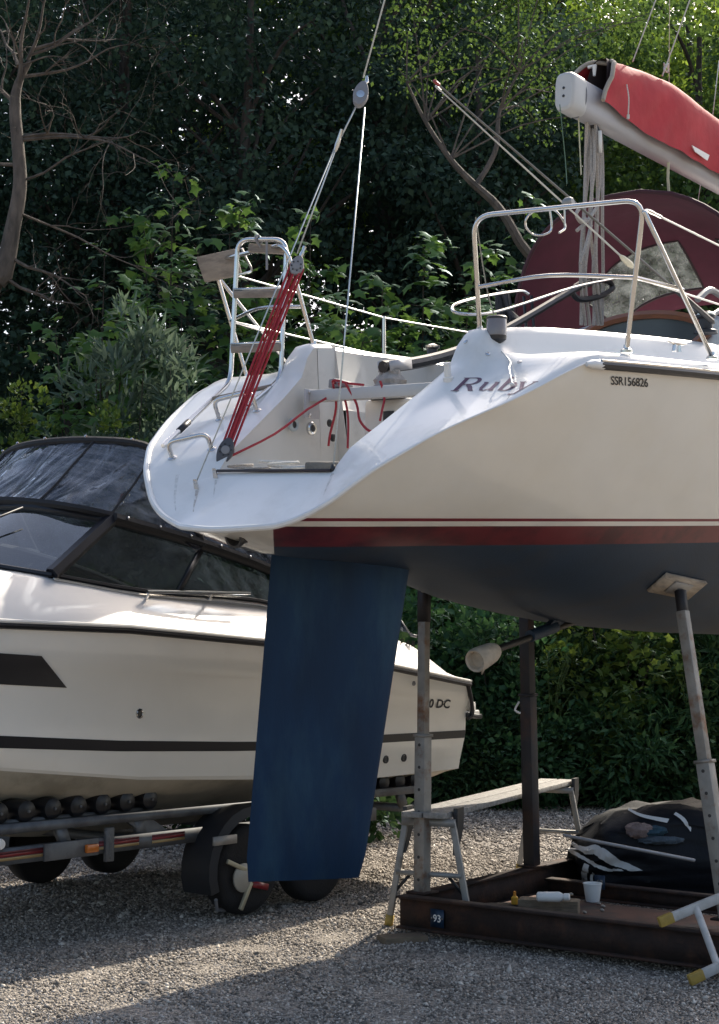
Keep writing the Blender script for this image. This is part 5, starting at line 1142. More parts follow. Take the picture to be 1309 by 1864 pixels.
ribbon('stripe', [(1230, 1480), (1245, 1490), (1258, 1508)], [(1226, 1484), (1240, 1494), (1257, 1515)], wst, bun)
ribbon('stripe', [(1286, 1515), (1309, 1521), (1340, 1526)], [(1286, 1521), (1309, 1531), (1340, 1537)], wst, bun)
bd_ = empty('grey_batten', (0, 0, 0), label='long grey batten lying along the front of the black cover', cat='batten')
A_, B_ = WY(1030, 1521, 10.86), WY(1264, 1566, 10.78); bt = MB(); mid = Vector(); A_ = A_ + (A_ - B_).normalized() * .02
bt.beam(A_, B_, .05, .02); bt.build('board', mat('grey_board', (.26, .26, .27), .6, var=.12), bd_); bt = MB(); off = Vector((0, -.03, .004)); bt.beam(A_ + off, B_ + off, .008, .016); bt.build('bright_edge', alloy, bd_)
rg = empty('rag', bo + on_bundle(1163, 1515, .02), label='crumpled pink and blue rag lying on the black cover', cat='rag')
for nm, c, r, col in (('pink_fold', (0, 0, .01), (.10, .06, .06), (.20, .15, .14)), ('blue_fold', (.09, .02, .0), (.12, .06, .045), (.02, .055, .08)), ('grey_fold', (.16, -.03, -.06), (.17, .05, .03), (.06, .08, .10))):
    R = []
    for ph in np.linspace(.05, math.pi - .05, 12):
        R.append([Vector(c) + Vector((r[0] * math.sin(ph) * math.cos(t), r[1] * math.sin(ph) * math.sin(t), r[2] * math.cos(ph))) * (1 + .35 * noise.noise((3 * math.cos(t) * math.sin(ph), 3 * math.sin(t) * math.sin(ph), 3 * math.cos(ph) + r[0] * 40))) for t in np.linspace(0, 2 * math.pi, 19)[:-1]])
    q = MB(); q.grid(R, close=True); q.build(nm, mat('rag_' + nm, col, .9, var=.25, vscale=20, bump=.5, bscale=60), rg)
# clear plastic dome and white lid behind the cover
cp = empty('plastic_dome', GP(1240, 1480, 0) * 1.0, label='clear plastic cover with white rim lying behind the black cover', cat='plastic cover'); o_ = cp.location; o_.y = 13.6; o_.x = WY(1255, 1480, 13.6).x; o_.z = 0; cp.location = o_
q = MB(); q.lathe((0, 0, .25), (-.15, -.6, 1), [(.20, 0), (.19, .07), (.16, .15), (.09, .20), (.02, .22)], n=24); q.build('dome', glass_mat('thin_clear', (.8, .85, .85), .85, .1, streak=.25), cp)
q = MB(); q.lathe((0, 0, .25), (-.15, -.6, 1), [(.24, -.02), (.25, 0), (.20, .012)], n=24); q.lathe((0, 0, 0), (0, 0, 1), [(.22, -.02), (.20, .28)], n=12); q.build('rim', white_pl, cp)

# ------------------------------------------------------------------ trestle bench
tb = empty('trestle_bench', (.42, 10.2, 0), label='weathered plank bench on splayed metal trestle legs behind the cradle', cat='bench'); to = tb.location
alu = mat('worn_aluminium', (.30, .29, .27), .55, .4, var=.25, vscale=6, col2=(.18, .16, .13), cscale=5, cmix=.25)
plk = mat('silver_plank', (.28, .27, .25), .8, var=.25, vscale=5, stretch=(8, 8, 8), bump=.3, bscale=25, col2=(.18, .165, .15), cscale=3)
NB, FB = Vector((.47, 10.15, .76)), Vector((1.62, 12.65, .76)); ad = (FB - NB).normalized(); sdv = Vector((ad.y, -ad.x, 0))
for s in (-.08, .08):
    q = MB(); q.beam(NB - ad * .12 + sdv * s - to, FB + ad * .2 + sdv * s - to, .15, .038); q.build('plank', plk, tb, bevel=.006)
for c, nm in ((NB, 0), (FB, 1)):
    for s in (-1, 1):
        t0 = c + sdv * (s * .17) + Vector((0, 0, -.05)); f0_ = c + sdv * (s * .30) - ad * (.0) + Vector((0, 0, -.75)); f0_.z = .0
        q = MB(); q.beam(t0 - to, f0_ - to, .042, .028, up=ad); lg = q.build('leg', alu, tb, bevel=.004)
        q = MB(); q.beam(f0_ + (t0 - f0_) * .0 - to, f0_ + (t0 - f0_) * .1 - to, .05, .034, up=ad); q.build('foot', mat('yellowed_foot', (.40, .28, .07), .6), lg)
        q = MB(); q.slab([t0 + ad * .02 + Vector((0, 0, .09)) - to, t0 + ad * .14 + Vector((0, 0, .09)) - to, t0 + ad * .13 + Vector((0, 0, -.05)) - to, t0 + ad * .05 + Vector((0, 0, -.17)) - to, t0 + ad * .0 + Vector((0, 0, -.22)) - to], sdv * (s * .03)); q.build('hinge_bracket', black_pl, tb)
    a0, b0 = c + sdv * -.235, c + sdv * .235; a0.z = b0.z = .36; q = MB(); q.beam(a0 - to, b0 - to, .05, .028); rg_ = q.build('rung', alu, tb)
    for s in (-1, 1): q = MB(); q.beam(c + sdv * (s * .24) + Vector((0, 0, -.52)) - to, c + sdv * (s * .14) + Vector((0, 0, -.41)) - to, .02, .006, up=ad); q.build('rung_stay', black_pl, rg_)
    q = MB(); q.beam(c + sdv * -.19 + Vector((0, 0, -.055)) - to, c + sdv * .19 + Vector((0, 0, -.055)) - to, .06, .05); q.build('top_bearer', alu, tb)

# ------------------------------------------------------------------ white folding steps lying at the right edge
fs = empty('folding_steps', GP(1290, 1780), label='white folding steps with yellow feet lying at the right edge', cat='steps'); fo = fs.location
wht = mat('chalky_white_paint', (.44, .43, .41), .6, var=.2, vscale=12, col2=(.36, .33, .28), cscale=14, cmix=.15); yf = mat('yellow_foot', (.36, .24, .05), .6, var=.25, vscale=20)
def fsp(px, py, Y): return WY(px, py, Y) - fo
L1a, L1b = fsp(1203, 1678, 8.75), fsp(1400, 1598, 8.9); L2a, L2b = fsp(1258, 1790, 8.42), fsp(1420, 1708, 8.55); L2a.z = .03 - fo.z
for a, b in ((L1a, L1b), (L2a, L2b)):
    q = MB(); q.beam(a, b, .035, .055); r = q.build('stile', wht, fs, bevel=.008); d = (b - a).normalized(); q = MB(); q.beam(a - d * .012, a + d * .08, .039, .059); q.build('foot', yf, r, bevel=.006)
for t, u in ((.32, .30), (.62, .62)):
    q = MB(); q.tube([L1a.lerp(L1b, t), L2a.lerp(L2b, u)], .021, n=12); q.build('rung', wht, fs)
q = MB(); q.tube([L1a.lerp(L1b, .55), L1a.lerp(L1b, .55) + Vector((.10, .3, -.55))], .02, n=10); q.build('rung', wht, fs)
# ------------------------------------------------------------------ motorboat on its trailer (local x to the bow, y port = near side, z up)
MA = math.radians(40); MO = Vector((.027, 13.56, 0)); FW = Vector((-math.sin(MA), -math.cos(MA), 0)); PT = Vector((math.cos(MA), -math.sin(MA), 0))
MM = Matrix(((FW.x, PT.x, 0, MO.x), (FW.y, PT.y, 0, MO.y), (0, 0, 1, 0), (0, 0, 0, 1))); MF = Frame(MM)
mboat = empty('motorboat', M=MM, label='white motorboat with black stripe, dark windscreen and clear canopy on a trailer', cat='motorboat')
def mp(px, py, **k): return MF.at(px, py, **k)
mg = mat('motorboat_gelcoat', (.80, .775, .71), .2, var=.04, vscale=2, coat=.4, col2=(.75, .72, .65), cscale=1.2, cmix=.3)
mg_deck = mat('motorboat_deck', (.62, .615, .60), .34, var=.03, coat=.12)
mg_bot = mat('motorboat_bottom', (.44, .40, .32), .4, var=.12, vscale=3, col2=(.30, .27, .21), cscale=2)
navy = mat('black_stripe', (.006, .0065, .010), .4, var=.1)
tint = glass_mat('tinted_glass', (.36, .42, .40), .55, .02, ior=1.6)
clear = glass_mat('clear_canopy', (.55, .60, .68), .65, .08, streak=.55, milky=(.30, .34, .44), bump=.9, ior=1.7, sscale=(.45, 2.2, .9))  # bright sheen of the wrinkled vinyl painted in as pale milky streaks
blk_cvs = mat('black_canvas', (.012, .012, .014), .75, var=.2, vscale=8, bump=.2, bscale=30)
PL = [(-.2, .985), (0, 1.0), (3.4, 1.0), (4.2, .985), (5.0, .93), (5.8, .81), (6.5, .62), (7.0, .42), (7.35, .18), (7.5, .01)]
ROW = {'gun': (1.27, [(0, 1.585), (.27, 1.62), (1.16, 1.74), (2.63, 1.925), (3.9, 2.0), (4.94, 2.02), (7.5, 2.08)]),
       'kn': (1.262, [(0, 1.52), (1.16, 1.66), (2.63, 1.84), (3.9, 1.91), (4.94, 1.94), (7.5, 2.02)]),
       'kn2': (1.245, [(0, 1.40), (1.16, 1.50), (2.63, 1.66), (3.9, 1.72), (4.94, 1.76), (7.5, 1.88)]),
       'kn3': (1.232, [(0, 1.385), (1.16, 1.485), (2.63, 1.645), (3.9, 1.705), (4.94, 1.745), (7.5, 1.87)]),
       'st': (1.225, [(0, 1.20), (2.7, 1.21), (3.93, 1.27), (4.9, 1.34), (7.5, 1.60)]),
       'sb': (1.215, [(0, 1.135), (2.7, 1.145), (3.93, 1.20), (4.9, 1.265), (7.5, 1.53)]),
       'ch1': (1.17, [(0, .97), (1.24, .955), (2.62, .965), (3.7, 1.02), (4.8, 1.14), (7.5, 1.46)]),
       'ch2': (1.15, [(0, .875), (1.24, .86), (2.62, .935), (3.7, 1.0), (4.8, 1.12), (7.5, 1.44)]),
       'bt': (1.02, [(0, .845), (1.24, .85), (2.48, .87), (4, .91), (4.7, .98), (7.5, 1.40)]),
       'k1': (.62, [(0, .70), (2.07, .715), (3.2, .715), (5, .86), (7.5, 1.36)]),
       'kl': (.0, [(0, .50), (3.5, .52), (5, .66), (6.5, .95), (7.5, 1.34)])}
def mrow(k, x):
    y, Z = ROW[k]; p = interp(x, PL)
    if k in ('bt', 'k1', 'ch1', 'ch2'): p = p ** 1.5
    return Vector((x, y * p, interp(x, Z)))
MX = np.concatenate([np.linspace(.10, 3.4, 14), np.linspace(3.7, 7.5, 20)])
def mloft(keys, name, m, xs=MX, push=0.0, sides=(1, -1)):
    mb = MB()
    for sg in sides:
        mb.grid([[Vector((p.x, sg * (p.y + push), p.z)) for p in (mrow(k, x) for x in xs)] for k in keys])
    return mb.build(name, m, mboat)
mloft(['gun', 'kn', 'kn2', 'kn3', 'st', 'sb', 'ch1'], 'hull_side', mg)
mloft(['ch1', 'ch2'], 'chine', mg); mloft(['ch2', 'bt', 'k1', 'kl'], 'hull_bottom', mg_bot)
mloft(['st', 'sb'], 'waterline_stripe', navy, push=.003)
mb = MB(); ks = ['gun', 'kn', 'kn2', 'kn3', 'st', 'sb', 'ch1', 'ch2', 'bt', 'k1', 'kl']; R = [mrow(k, .10) for k in ks]; mb.poly([Vector((p.x, p.y, p.z)) for p in R] + [Vector((p.x, -p.y, p.z)) for p in R[:-1][::-1]]); mb.build('transom', mg, mboat)
# swim platform at the stern
mb = MB(); mb.slab([Vector((.12, 1.235, 1.30)), Vector((-.22, 1.15, 1.30)), Vector((-.30, 0, 1.30)), Vector((-.22, -1.15, 1.30)), Vector((.12, -1.235, 1.30))], (0, 0, .06)); mb.build('swim_platform', mg_deck, mboat, bevel=.012)
mb = MB(); mb.tube([Vector((.10, 1.245, 1.33)), Vector((-.10, 1.20, 1.31)), Vector((-.22, 1.16, 1.305)), Vector((-.305, 0, 1.305))], .022, n=8); mb.build('platform_fender', navy, mboat)
mb = MB(); mb.slab([Vector((.10, 1.24, 1.58)), Vector((.04, 1.235, 1.42)), Vector((-.02, 1.225, 1.36)), Vector((-.12, 1.18, 1.355)), Vector((-.12, 1.18, 1.43)), Vector((.02, 1.21, 1.45)), Vector((.08, 1.23, 1.60))], (0, -.12, 0)); mb.build('stern_moulding', mg_deck, mboat, bevel=.01)
mb = MB(); mb.tube([Vector((.13, 1.275, 1.585)), Vector((.085, 1.27, 1.48)), Vector((.05, 1.26, 1.34)), Vector((.10, 1.25, 1.30))], .020, n=8, sm=3); mb.build('corner_fender', navy, mboat)
# rub rail: black with bright insert
for sg in (1, -1):
    mb = MB(); mb.tube([Vector((p.x, sg * (p.y + .008), p.z - .012)) for p in (mrow('gun', x) for x in MX)], .022, n=8); o = mb.build('rub_rail', navy, mboat)
    mb = MB(); mb.tube([Vector((p.x, sg * (p.y + .012), p.z + .014)) for p in (mrow('gun', x) for x in MX)], .015, n=8); mb.build('rail_insert', white_pl, o)
# deck side and coaming
DT = [(.08, 1.60), (.2, 1.70), (.40, 1.83), (.65, 1.93), (1.0, 1.99), (1.6, 2.07), (2.35, 2.20), (3.58, 2.25), (4.79, 2.36), (5.5, 2.40), (6.5, 2.36), (7.2, 2.22), (7.45, 2.12)]
def dk(x): return [(1.27, interp(x, ROW['gun'][1]) + .004), (1.25, interp(x, ROW['gun'][1]) + .03), (1.19, interp(x, ROW['gun'][1]) * .62 + interp(x, DT) * .38), (1.165, interp(x, ROW['gun'][1]) * .55 + interp(x, DT) * .45), (1.07, interp(x, DT) - .02), (1.04, interp(x, DT))]
mb = MB(); xs = [x for x in np.concatenate([np.linspace(.10, 3.4, 26), np.linspace(3.6, 7.45, 24)])]
for sg in (1, -1):
    rows = []
    for x in xs:
        p = interp(x, PL); d = dk(x); R = [Vector((x, sg * b * p, h)) for b, h in d]
        if x > 4.3:
            for t in (.75, .5, .25, 0): R.append(Vector((x, sg * d[-1][0] * p * t, d[-1][1] + .10 * (1 - t * t) * p)))
        else: R += [Vector((x, sg * (1.0) * p, d[-1][1] - .01))] + [Vector((x, sg * .98, d[-1][1] - .05 - .06 * i)) for i in range(3)]
        rows.append(R)
    mb.grid([r for r in rows])
mb.build('deck', mg_deck, mboat)
mb = MB(); mb.grid([[Vector((x, y, 1.35)) for y in (-1.0, 0, 1.0)] for x in (.3, 4.4)]); mb.grid([[Vector((.32, y, 1.35)) for y in (-1, 1)], [Vector((.32, y, 1.75)) for y in (-1, 1)]]); mb.grid([[Vector((4.35, y, 1.35)) for y in (-1, 1)], [Vector((4.35, y, 2.36)) for y in (-1, 1)]]); mb.build('cockpit', mat('cockpit_grey', (.30, .30, .30), .6), mboat)
for c, w_ in (((3.2, .5, 1.7), .5), ((3.2, -.5, 1.7), .5), ((1.0, 0, 1.6), 1.5)):
    mb = MB(); mb.box(c, (.5, w_, .5)); o = mb.build('seat', mat('seat_grey', (.16, .16, .17), .6), mboat, bevel=.05)
# hull window, fittings
_sv = []; _sf = []
for _i, _kk in enumerate(['gun', 'kn', 'kn2', 'kn3', 'st', 'sb', 'ch1', 'ch2']): _sv += [mrow(_kk, x) for x in MX]
for _i in range(7):
    for _j in range(len(MX) - 1): a = _i * len(MX) + _j; _sf.append((a, a + 1, a + 1 + len(MX), a + len(MX)))
SBV = BVHTree.FromPolygons(_sv, _sf)
def on_side(px, py, off=.004):
    d = (MF.I.to_3x3() @ ray(px, py)).normalized(); h = SBV.ray_cast(MF.I @ CAM, d)
    if h[0] is None: h = SBV.find_nearest(mp(px, py, y=1.2))
    n = h[1]; n = -n if n.dot(d) > 0 else n
    return h[0] + n * off
mb = MB(); P = [(-190, 1176), (-190, 1236), (0, 1246), (121, 1252), (75, 1194), (0, 1192)]; gridp = []
for t in np.linspace(0, 1, 9):
    top = (-190 + (75 + 190) * t, 1176 + 18 * t); bot = (-190 + (121 + 190) * t, 1236 + 16 * t); gridp.append([on_side(top[0] * (1 - u) + bot[0] * u, top[1] * (1 - u) + bot[1] * u, .006) for u in (0, .33, .66, 1)])
mb.grid(gridp); mb.build('hull_window', navy, mboat)
for px, py, r, nm, m in ((254, 1299, .033, 'skin_fitting', steel), (702, 1382, .034, 'drain_outlet', black_pl), (735, 1379, .034, 'drain_outlet', black_pl), (753, 1244, .02, 'vent', grey_pl)):
    p = on_side(px, py, 0); q = MB(); q.lathe(p, (0, 1, 0), [(r, -.004), (r, .006), (r * .7, .010), (r * .5, .004)], n=18); o = q.build(nm, m, mboat)
    if m is steel: q = MB(); q.lathe(p, (0, 1, 0), [(r * .55, 0), (r * .55, .0105), (r * .2, .0107)], n=14); q.build('hole', black_pl, o)
V, Fs = text_mesh('0 DC', 1.0, shear=.25, bold=.03); wv = max(v.x for v in V)
q = MB(); q.add([on_side(779 + v.x / wv * 41, 1287.5 + v.x / wv * 1.5 - v.y / .69 * 15, .0045) for v in V], Fs); q.build('model_lettering', black_let, mboat, smooth=False)
# windscreen: pillars, side panes, front panes
bT = [Vector((3.80, .93, 2.745)), Vector((3.0, .92, 2.63)), Vector((2.2, .93, 2.46)), Vector((1.45, .97, 2.22))]
bB = [Vector((4.36, 1.02, 2.345)), Vector((3.58, 1.05, 2.265)), Vector((2.5, 1.06, 2.235)), Vector((1.45, 1.05, 2.09))]
cB = [Vector((4.36, 1.02, 2.345)), Vector((4.85, .6, 2.44)), Vector((5.05, 0, 2.48))]; cT = [Vector((3.80, .93, 2.745)), Vector((4.15, .55, 2.83)), Vector((4.28, 0, 2.86))]
for sg in (1, -1):
    m_ = lambda v: mir(v, sg)
    fr = MB(); fr.tube([m_(p) for p in bT], [.036, .034, .03, .024], n=8, sm=4); fr.tube([m_(p) for p in cT], .034, n=8, sm=5); fr.tube([m_(bT[0]), m_(bB[0])], .05, n=6); fr.tube([m_(p) for p in bB], .018, n=6, sm=3); fr.tube([m_(p) for p in cB], .018, n=6, sm=4)
    o = fr.build('windscreen_frame', navy, mboat)
    fr = MB(); fr.beam(m_(bT[1].lerp(bT[2], .10)), m_(bB[1].lerp(bB[2], .28)), .02, .055); fr.build('mullion', navy, o)
    g = MB(); tt = smooth_line([m_(p) for p in bT], [0] * 4, 6)[0]; bb_ = smooth_line([m_(p) for p in bB], [0] * 4, 6)[0]; g.grid([tt, bb_]); g.build('side_pane', tint, o)
    g = MB(); tt = smooth_line([m_(p) for p in cT], [0] * 3, 6)[0]; bb_ = smooth_line([m_(p) for p in cB], [0] * 3, 6)[0]; g.grid([tt, bb_]); g.build('front_pane', glass_mat('screen_glass_%d' % sg, (.62, .70, .74), .75, .02, ior=2.3), o)
    tr = MB(); tr.tube([m_(p + Vector((0, .022, -.028))) for p in bB], .010, n=6, sm=3); tr.build('screen_trim', steel, o)
hr = MB(); a, b = mp(268, 1077, y=1.12), mp(455, 1080, y=1.12); hr.tube([a, a.lerp(b, .5) + Vector((0, .012, .0)), b], .012, n=8, sm=3)
for f in (.02, .62): q = a.lerp(b, f); hr.tube([q, q + Vector((0, -.03, -.05))], .010, n=6)
hr.build('grab_rail', steel, mboat)
wp = MB(); w0, w1 = Vector((4.93, .42, 2.50)), Vector((4.30, .60, 2.79)); wp.tube([Vector((5.12, .25, 2.46)), w0.lerp(w1, .35)], .012, n=6); wp.tube([Vector((5.06, .33, 2.46)), w0.lerp(w1, .45)], .008, n=6); wp.tube([w0 + Vector((.02, .05, .02)), w1 + Vector((.02, .05, .02))], [.012, .008], n=6); wp.build('wiper', black_pl, mboat)
# canopy: bows, black edging, clear front panel, roof made clear to let light in
ARC = [Vector((2.95, .96, 2.62)), Vector((3.18, .97, 3.02)), Vector((3.38, .87, 3.29)), Vector((3.60, .5, 3.36)), Vector((3.72, 0, 3.37))]
ARCf = ARC + [mir(p, -1) for p in ARC[:-1][::-1]]
full_arc = smooth_line(ARCf, [0] * len(ARCf), 6)[0]
scr = [bT[2].lerp(bT[1], .9), bT[0], cT[1], cT[2]]; scr = [Vector((2.95, .935, 2.64)), bT[0] + Vector((0, 0, .03)), cT[1] + Vector((0, 0, .03)), cT[2] + Vector((0, 0, .03))]
sf = scr + [mir(p, -1) for p in scr[:-1][::-1]]; sfs = smooth_line(sf, [0] * len(sf), 8)[0]
def res_line(L, n):
    A = resample([tuple(p) for p in L], n); return [Vector(tuple(a)) for a in A]
n = 61; top = res_line(full_arc, n); bot = res_line(sfs, n)
rows = []
for t in np.linspace(0, 1, 12):
    R = []
    for i in range(n):
        p = top[i].lerp(bot[i], t); k = math.sin(math.pi * t); p = p + Vector((.05 * k, 0, -.07 * k)) + Vector((1, 0, .6)) * (.025 * k * noise.noise((i * .32, t * 1.5, 4)) + .012 * k * noise.noise((i * .9 + t * 3, t * 2, 8)))
        R.append(p)
    rows.append(R)
mb = MB(); mb.grid(rows); cpn = mb.build('canopy_panel', clear, mboat)
mb = MB(); mb.tube(full_arc, .030, n=8); mb.build('canopy_bow', blk_cvs, mboat)
for i in (13, 21, 39, 47):
    mb = MB(); mb.tube([R[i] + Vector((.006, 0, .006)) for R in rows], .008, n=6); mb.build('canopy_seam', blk_cvs, cpn)
mb = MB(); mb.tube([p + Vector((.012, 0, .008)) for p in sfs], .028, n=6); mb.build('canopy_hem', blk_cvs, cpn)
sn = 0
for i in range(4, 58, 6):
    q = MB(); q.lathe(top[i] + Vector((.02, 0, .02)), (1, 0, 1), [(.010, 0), (.010, .014), (.004, .018)], n=8); q.build('snap_stud', steel, cpn)
rows = []
for x, zt, hw, zb in ((3.42, 3.40, .9, 2.66), (2.6, 3.36, .93, 2.54), (1.8, 3.12, .95, 2.33), (1.2, 2.75, .97, 2.16), (.85, 2.35, .97, 2.05), (.72, 2.05, .97, 2.0)):
    rows.append([Vector((x - .25 * (abs(t) ** 3), hw * math.copysign(min(1, abs(t) * 1.5) ** .8, t), zb + (zt - zb) * (1 - abs(t) ** 3.2))) for t in np.linspace(-1, 1, 23)])
rs_ = []
for j in range(23): rs_.append(smooth_line([r[j] for r in rows], [0] * 6, 3)[0])
mb = MB(); mb.grid(rs_); mb.build('canopy_roof', clear, mboat)
mb = MB(); mb.tube([p + Vector((0, .045, .02)) for p in bT], [.03, .03, .026, .02], n=6, sm=4); mb.build('canopy_side_hem', blk_cvs, mboat)
for f in np.linspace(.05, .95, 8):
    L = smooth_line([p + Vector((0, .07, .03)) for p in bT], [0] * 4, 8)[0]; c = L[int(f * (len(L) - 1))]; q = MB(); q.lathe(c, (0, 1, .3), [(.011, 0), (.010, .008), (.004, .012)], n=8); q.build('snap_stud', steel, mboat)
mb = MB(); a = mp(729, 1128, y=1.0); b = mp(748, 1156, y=1.05); mb.tube([a, b], .006, n=5); mb.tube([b, b + Vector((-.05, .02, -.01))], .014, n=6); mb.build('canopy_strap', grey_pl, mboat)
for x0, L in ((728, 'P'), (738, 'A'), (748, 'R')):
    V, Fs = text_mesh(L, 1.0, bold=.02); wv = max(v.x for v in V); q = MB(); q.add([mp(x0 + v.x / .69 * 9 + v.y * 2, 1174 + (x0 - 728) * .16 + v.x * 1.5 - v.y / .69 * 11, y=1.145) for v in V], Fs); q.build('brand_lettering', black_pl, mboat, smooth=False)

# ------------------------------------------------------------------ trailer
trl = empty('boat_trailer', M=MM, label='galvanised twin-axle boat trailer with black rollers and red reflective strips', cat='trailer')
tg = mat('trailer_galvanised', (.13, .135, .14), .55, .5, var=.25, vscale=6, col2=(.08, .08, .085), cscale=4)  # galvanising darkened, deep shadow under the boat put into its colour
rub = mat('tyre_rubber', (.009, .009, .010), .85, var=.2, vscale=20, bump=.2, bscale=60)  # rubber deepened, contact shade around the wheels put into its colour
rol = mat('roller_rubber', (.010, .010, .012), .35, var=.1)
for sg in (1, -1):
    y = sg * 1.02
    b = MB(); b.beam((.35, y, .72), (5.2, y, .755), .06, .06); b.build('upper_rail', tg, trl)
    b = MB(); b.beam((1.1, y + sg * .015, .565), (5.2, y + sg * .015, .59), .06, .10); lr = b.build('lower_rail', tg, trl)
    for x in (4.9, 4.2, 3.55, 1.3, .7):
        b = MB(); b.beam((x, y, .60), (x + .06, y, .73), .05, .07, up=(1, 0, 0)); b.build('rail_strut', tg, trl)
    b = MB(); b.slab([Vector((3.55, y + .02, .62)), Vector((3.32, y + .02, .62)), Vector((3.50, y + .02, .73)), Vector((3.72, y + .02, .73))], (0, -.03, 0)); b.build('gusset', tg, trl)
    b = MB(); b.beam((5.2, y, .585), (7.6, 0, .56), .07, .1); b.build('drawbar_arm', tg, trl)
    for x in np.arange(3.46, 4.80, .208):
        b = MB(); b.lathe((x, sg * .90, .845), (0, sg, 0), [(.055, -.12), (.072, -.10), (.074, .06), (.066, .10), (.03, .115)], n=20); r = b.build('roller', rol, trl)
        b = MB(); b.lathe((x, sg * 1.015, .845), (0, sg, 0), [(.010, -.01), (.010, .012), (.004, .014)], n=8); b.build('roller_pin', tg, r)
    for x in np.arange(.5, 1.5, .208):
        b = MB(); b.lathe((x, sg * .90, .80), (0, sg, 0), [(.055, -.12), (.072, -.10), (.074, .06), (.066, .10), (.03, .115)], n=18); b.build('roller', rol, trl)
    MB().beam((3.40, sg * .93, .775), (4.80, sg * .93, .782), .07, .03).build('roller_bracket', tg, trl); MB().beam((.45, sg * .93, .735), (1.5, sg * .93, .735), .07, .03).build('roller_bracket', tg, trl)
    for x in (2.72, 1.98):
        w = empty('wheel', (x, sg * 1.14, .315)); w.parent = trl
        t = MB(); t.lathe((0, 0, 0), (0, sg, 0), [(.185, -.09), (.25, -.098), (.295, -.085), (.313, -.06), (.316, 0), (.313, .06), (.295, .085), (.25, .098), (.185, .09)], n=40); t.build('tyre', rub, w)
        t = MB(); t.lathe((0, 0, 0), (0, sg, 0), [(.185, -.02), (.196, .075), (.188, .088), (.172, .07), (.165, .03), (.12, .018), (.075, .035), (.06, .05), (.03, .055)], n=36); rm = t.build('rim', mat('wheel_silver', (.42, .42, .42), .4, .6, var=.1), w)
        for k in range(10):
            a = 2 * math.pi * k / 10; t = MB(); t.lathe((.138 * math.cos(a), sg * .026, .138 * math.sin(a)), (0, sg, 0), [(.017, -.003), (.017, .004), (.010, .0045)], n=8); t.build('rim_hole', black_pl, rm)
    m_ = MB(); prof = []
    for a in np.linspace(math.radians(200), math.radians(90), 9): prof.append((2.72 - .43 * math.cos(a) * 1.0, .33 + .43 * math.sin(a)))
    for a in np.linspace(math.radians(90), math.radians(-20), 9): prof.append((1.98 - .43 * math.cos(a), .33 + .43 * math.sin(a)))
    m_.grid([[Vector((x, y2, z)) for x, z in prof] for y2 in (sg * .98, sg * 1.26)]); m_.grid([[Vector((x, sg * 1.26, z)) for x, z in prof], [Vector((2.35 + (x - 2.35) * .92, sg * 1.275, .33 + (z - .33) * .86)) for x, z in prof]])
    m_.build('mudguard', mat('mudguard_black', (.008, .009, .012), .6, var=.15), trl)  # black deepened to include the contact shade over the wheels
    if sg > 0:
        b = MB(); b.box((3.04, 1.30, .555), (.22, .02, .06)); b.build('mudguard_bracket', alu, trl)
        rf = mat('reflector_red', (.20, .015, .02), .35, var=.15); yfm = mat('reflector_amber', (.36, .25, .11), .4, var=.1)
        for x0, x1 in ((5.2, 4.42), (3.98, 3.62), (3.50, 3.20)):
            for m, dz, h in ((rf, .018, .018), (mat('reflector_dark', (.10, .012, .02), .4), .036, .014), (yfm, -.004, .018)):
                b = MB(); b.box(((x0 + x1) / 2, 1.067, .577 + (x0 + x1) / 2 * .004 + dz - .02), (abs(x0 - x1), .004, h)); b.build('reflective_strip', m, trl)
        b = MB(); b.box((4.20, 1.075, .585), (.44, .02, .11)); b.build('lamp_bracket', tg, trl, bevel=.005)
        b = MB(); b.box((4.05, 1.098, .58), (.10, .03, .055)); b.build('side_lamp', mat('amber_lens', (.50, .14, .02), .2, coat=.5), trl, bevel=.008)
        b = MB(); b.lathe((4.76, 1.06, .67), (0, 1, 0), [(.035, 0), (.036, .02), (.03, .035), (.01, .04)], n=18); b.build('marker_lamp', white_pl, trl)
        b = MB(); b.tube([(3.93, 1.09, .68), (3.90, 1.10, .60), (3.90, 1.10, .50)], .016, n=8); b.box((3.90, 1.09, .59), (.07, .03, .22)); b.build('adjuster_clamp', tg, trl, bevel=.006)
for x in (5.0, 3.6, 2.72, 1.98, .7):
    b = MB(); b.beam((x, 1.0, .50 if x in (2.72, 1.98) else .58), (x, -1.0, .50 if x in (2.72, 1.98) else .58), .07, .06); b.build('axle' if x in (2.72, 1.98) else 'cross_member', tg, trl)
b = MB(); b.beam((5.0, 0, .57), (8.3, 0, .56), .08, .1); b.build('drawbar', tg, trl)
b = MB(); b.lathe((7.9, .12, .12), (0, 1, 0), [(.09, -.03), (.11, 0), (.09, .03)], n=20); b.tube([(7.9, .12, .12), (7.9, .12, .7)], .025, n=8); b.build('jockey_wheel', rub, trl)
# wheel clamp on the near front wheel
wc_ = empty('wheel_clamp', MM @ Vector((2.72, 1.25, 0)), label='pale metal wheel clamp hooked over the near trailer tyre', cat='wheel clamp'); wc_.rotation_euler = MM.to_euler()
Ic = wc_.matrix_basis.inverted(); wq = lambda px, py, y=1.28: Matrix.Translation((-2.72, -1.25, 0)) @ mp(px, py, y=y)
b = MB(); b.beam(wq(414, 1568), wq(462, 1590), .03, .022, up=(0, 1, 0)); b.build('arm', mat('pale_brass', (.42, .38, .27), .45, .4, var=.15), wc_, bevel=.004)
b = MB(); b.beam(wq(457, 1606), wq(438, 1656), .032, .024, up=(0, 1, 0)); b.build('arm', MATS['pale_brass'], wc_, bevel=.004)
b = MB(); c = wq(446, 1598); b.lathe(c - Vector((0, .02, 0)), (0, 1, 0), [(.10, 0), (.10, .012), (.06, .03), (.02, .034)], n=24); b.build('disc', mat('pale_disc', (.36, .34, .29), .5, .3, var=.12), wc_)
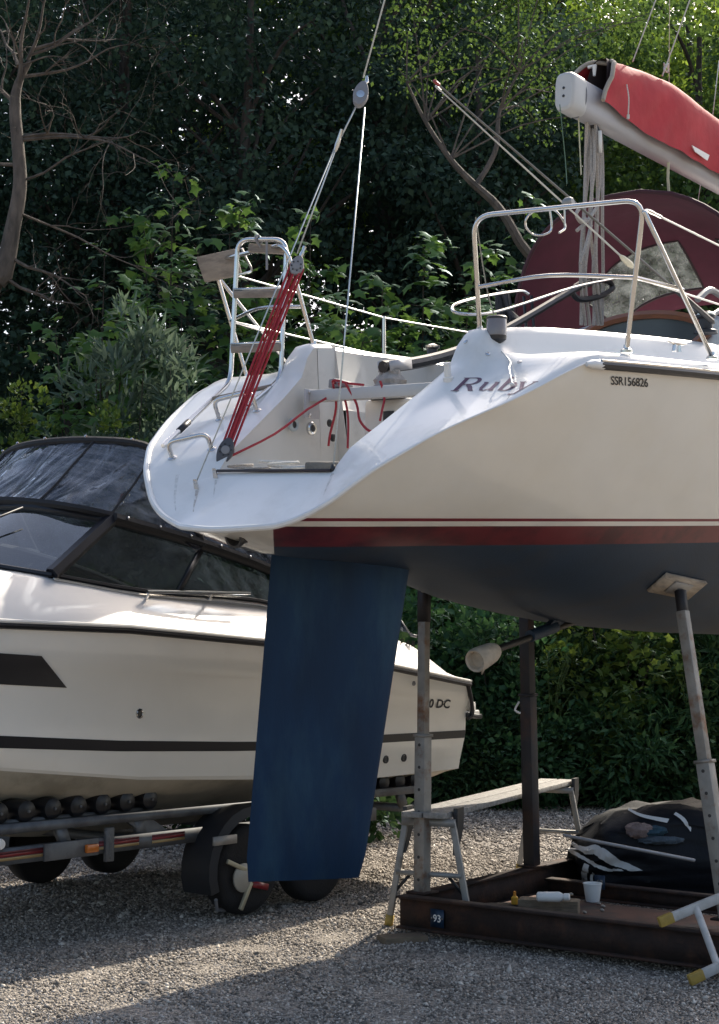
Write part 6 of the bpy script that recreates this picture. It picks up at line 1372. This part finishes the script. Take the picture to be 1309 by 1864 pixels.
b = MB(); c = wq(474, 1612); b.box(c, (.16, .012, .045), Matrix.Rotation(-.25, 3, 'Y')); b.build('red_tag', mat('reflector_red', (.4, .02, .03), .4), wc_)
b = MB(); b.tube([wq(393, 1638, 1.2), wq(395, 1656, 1.15), wq(440, 1656, 1.1)], .014, n=6); b.build('foot', grey_pl, wc_)
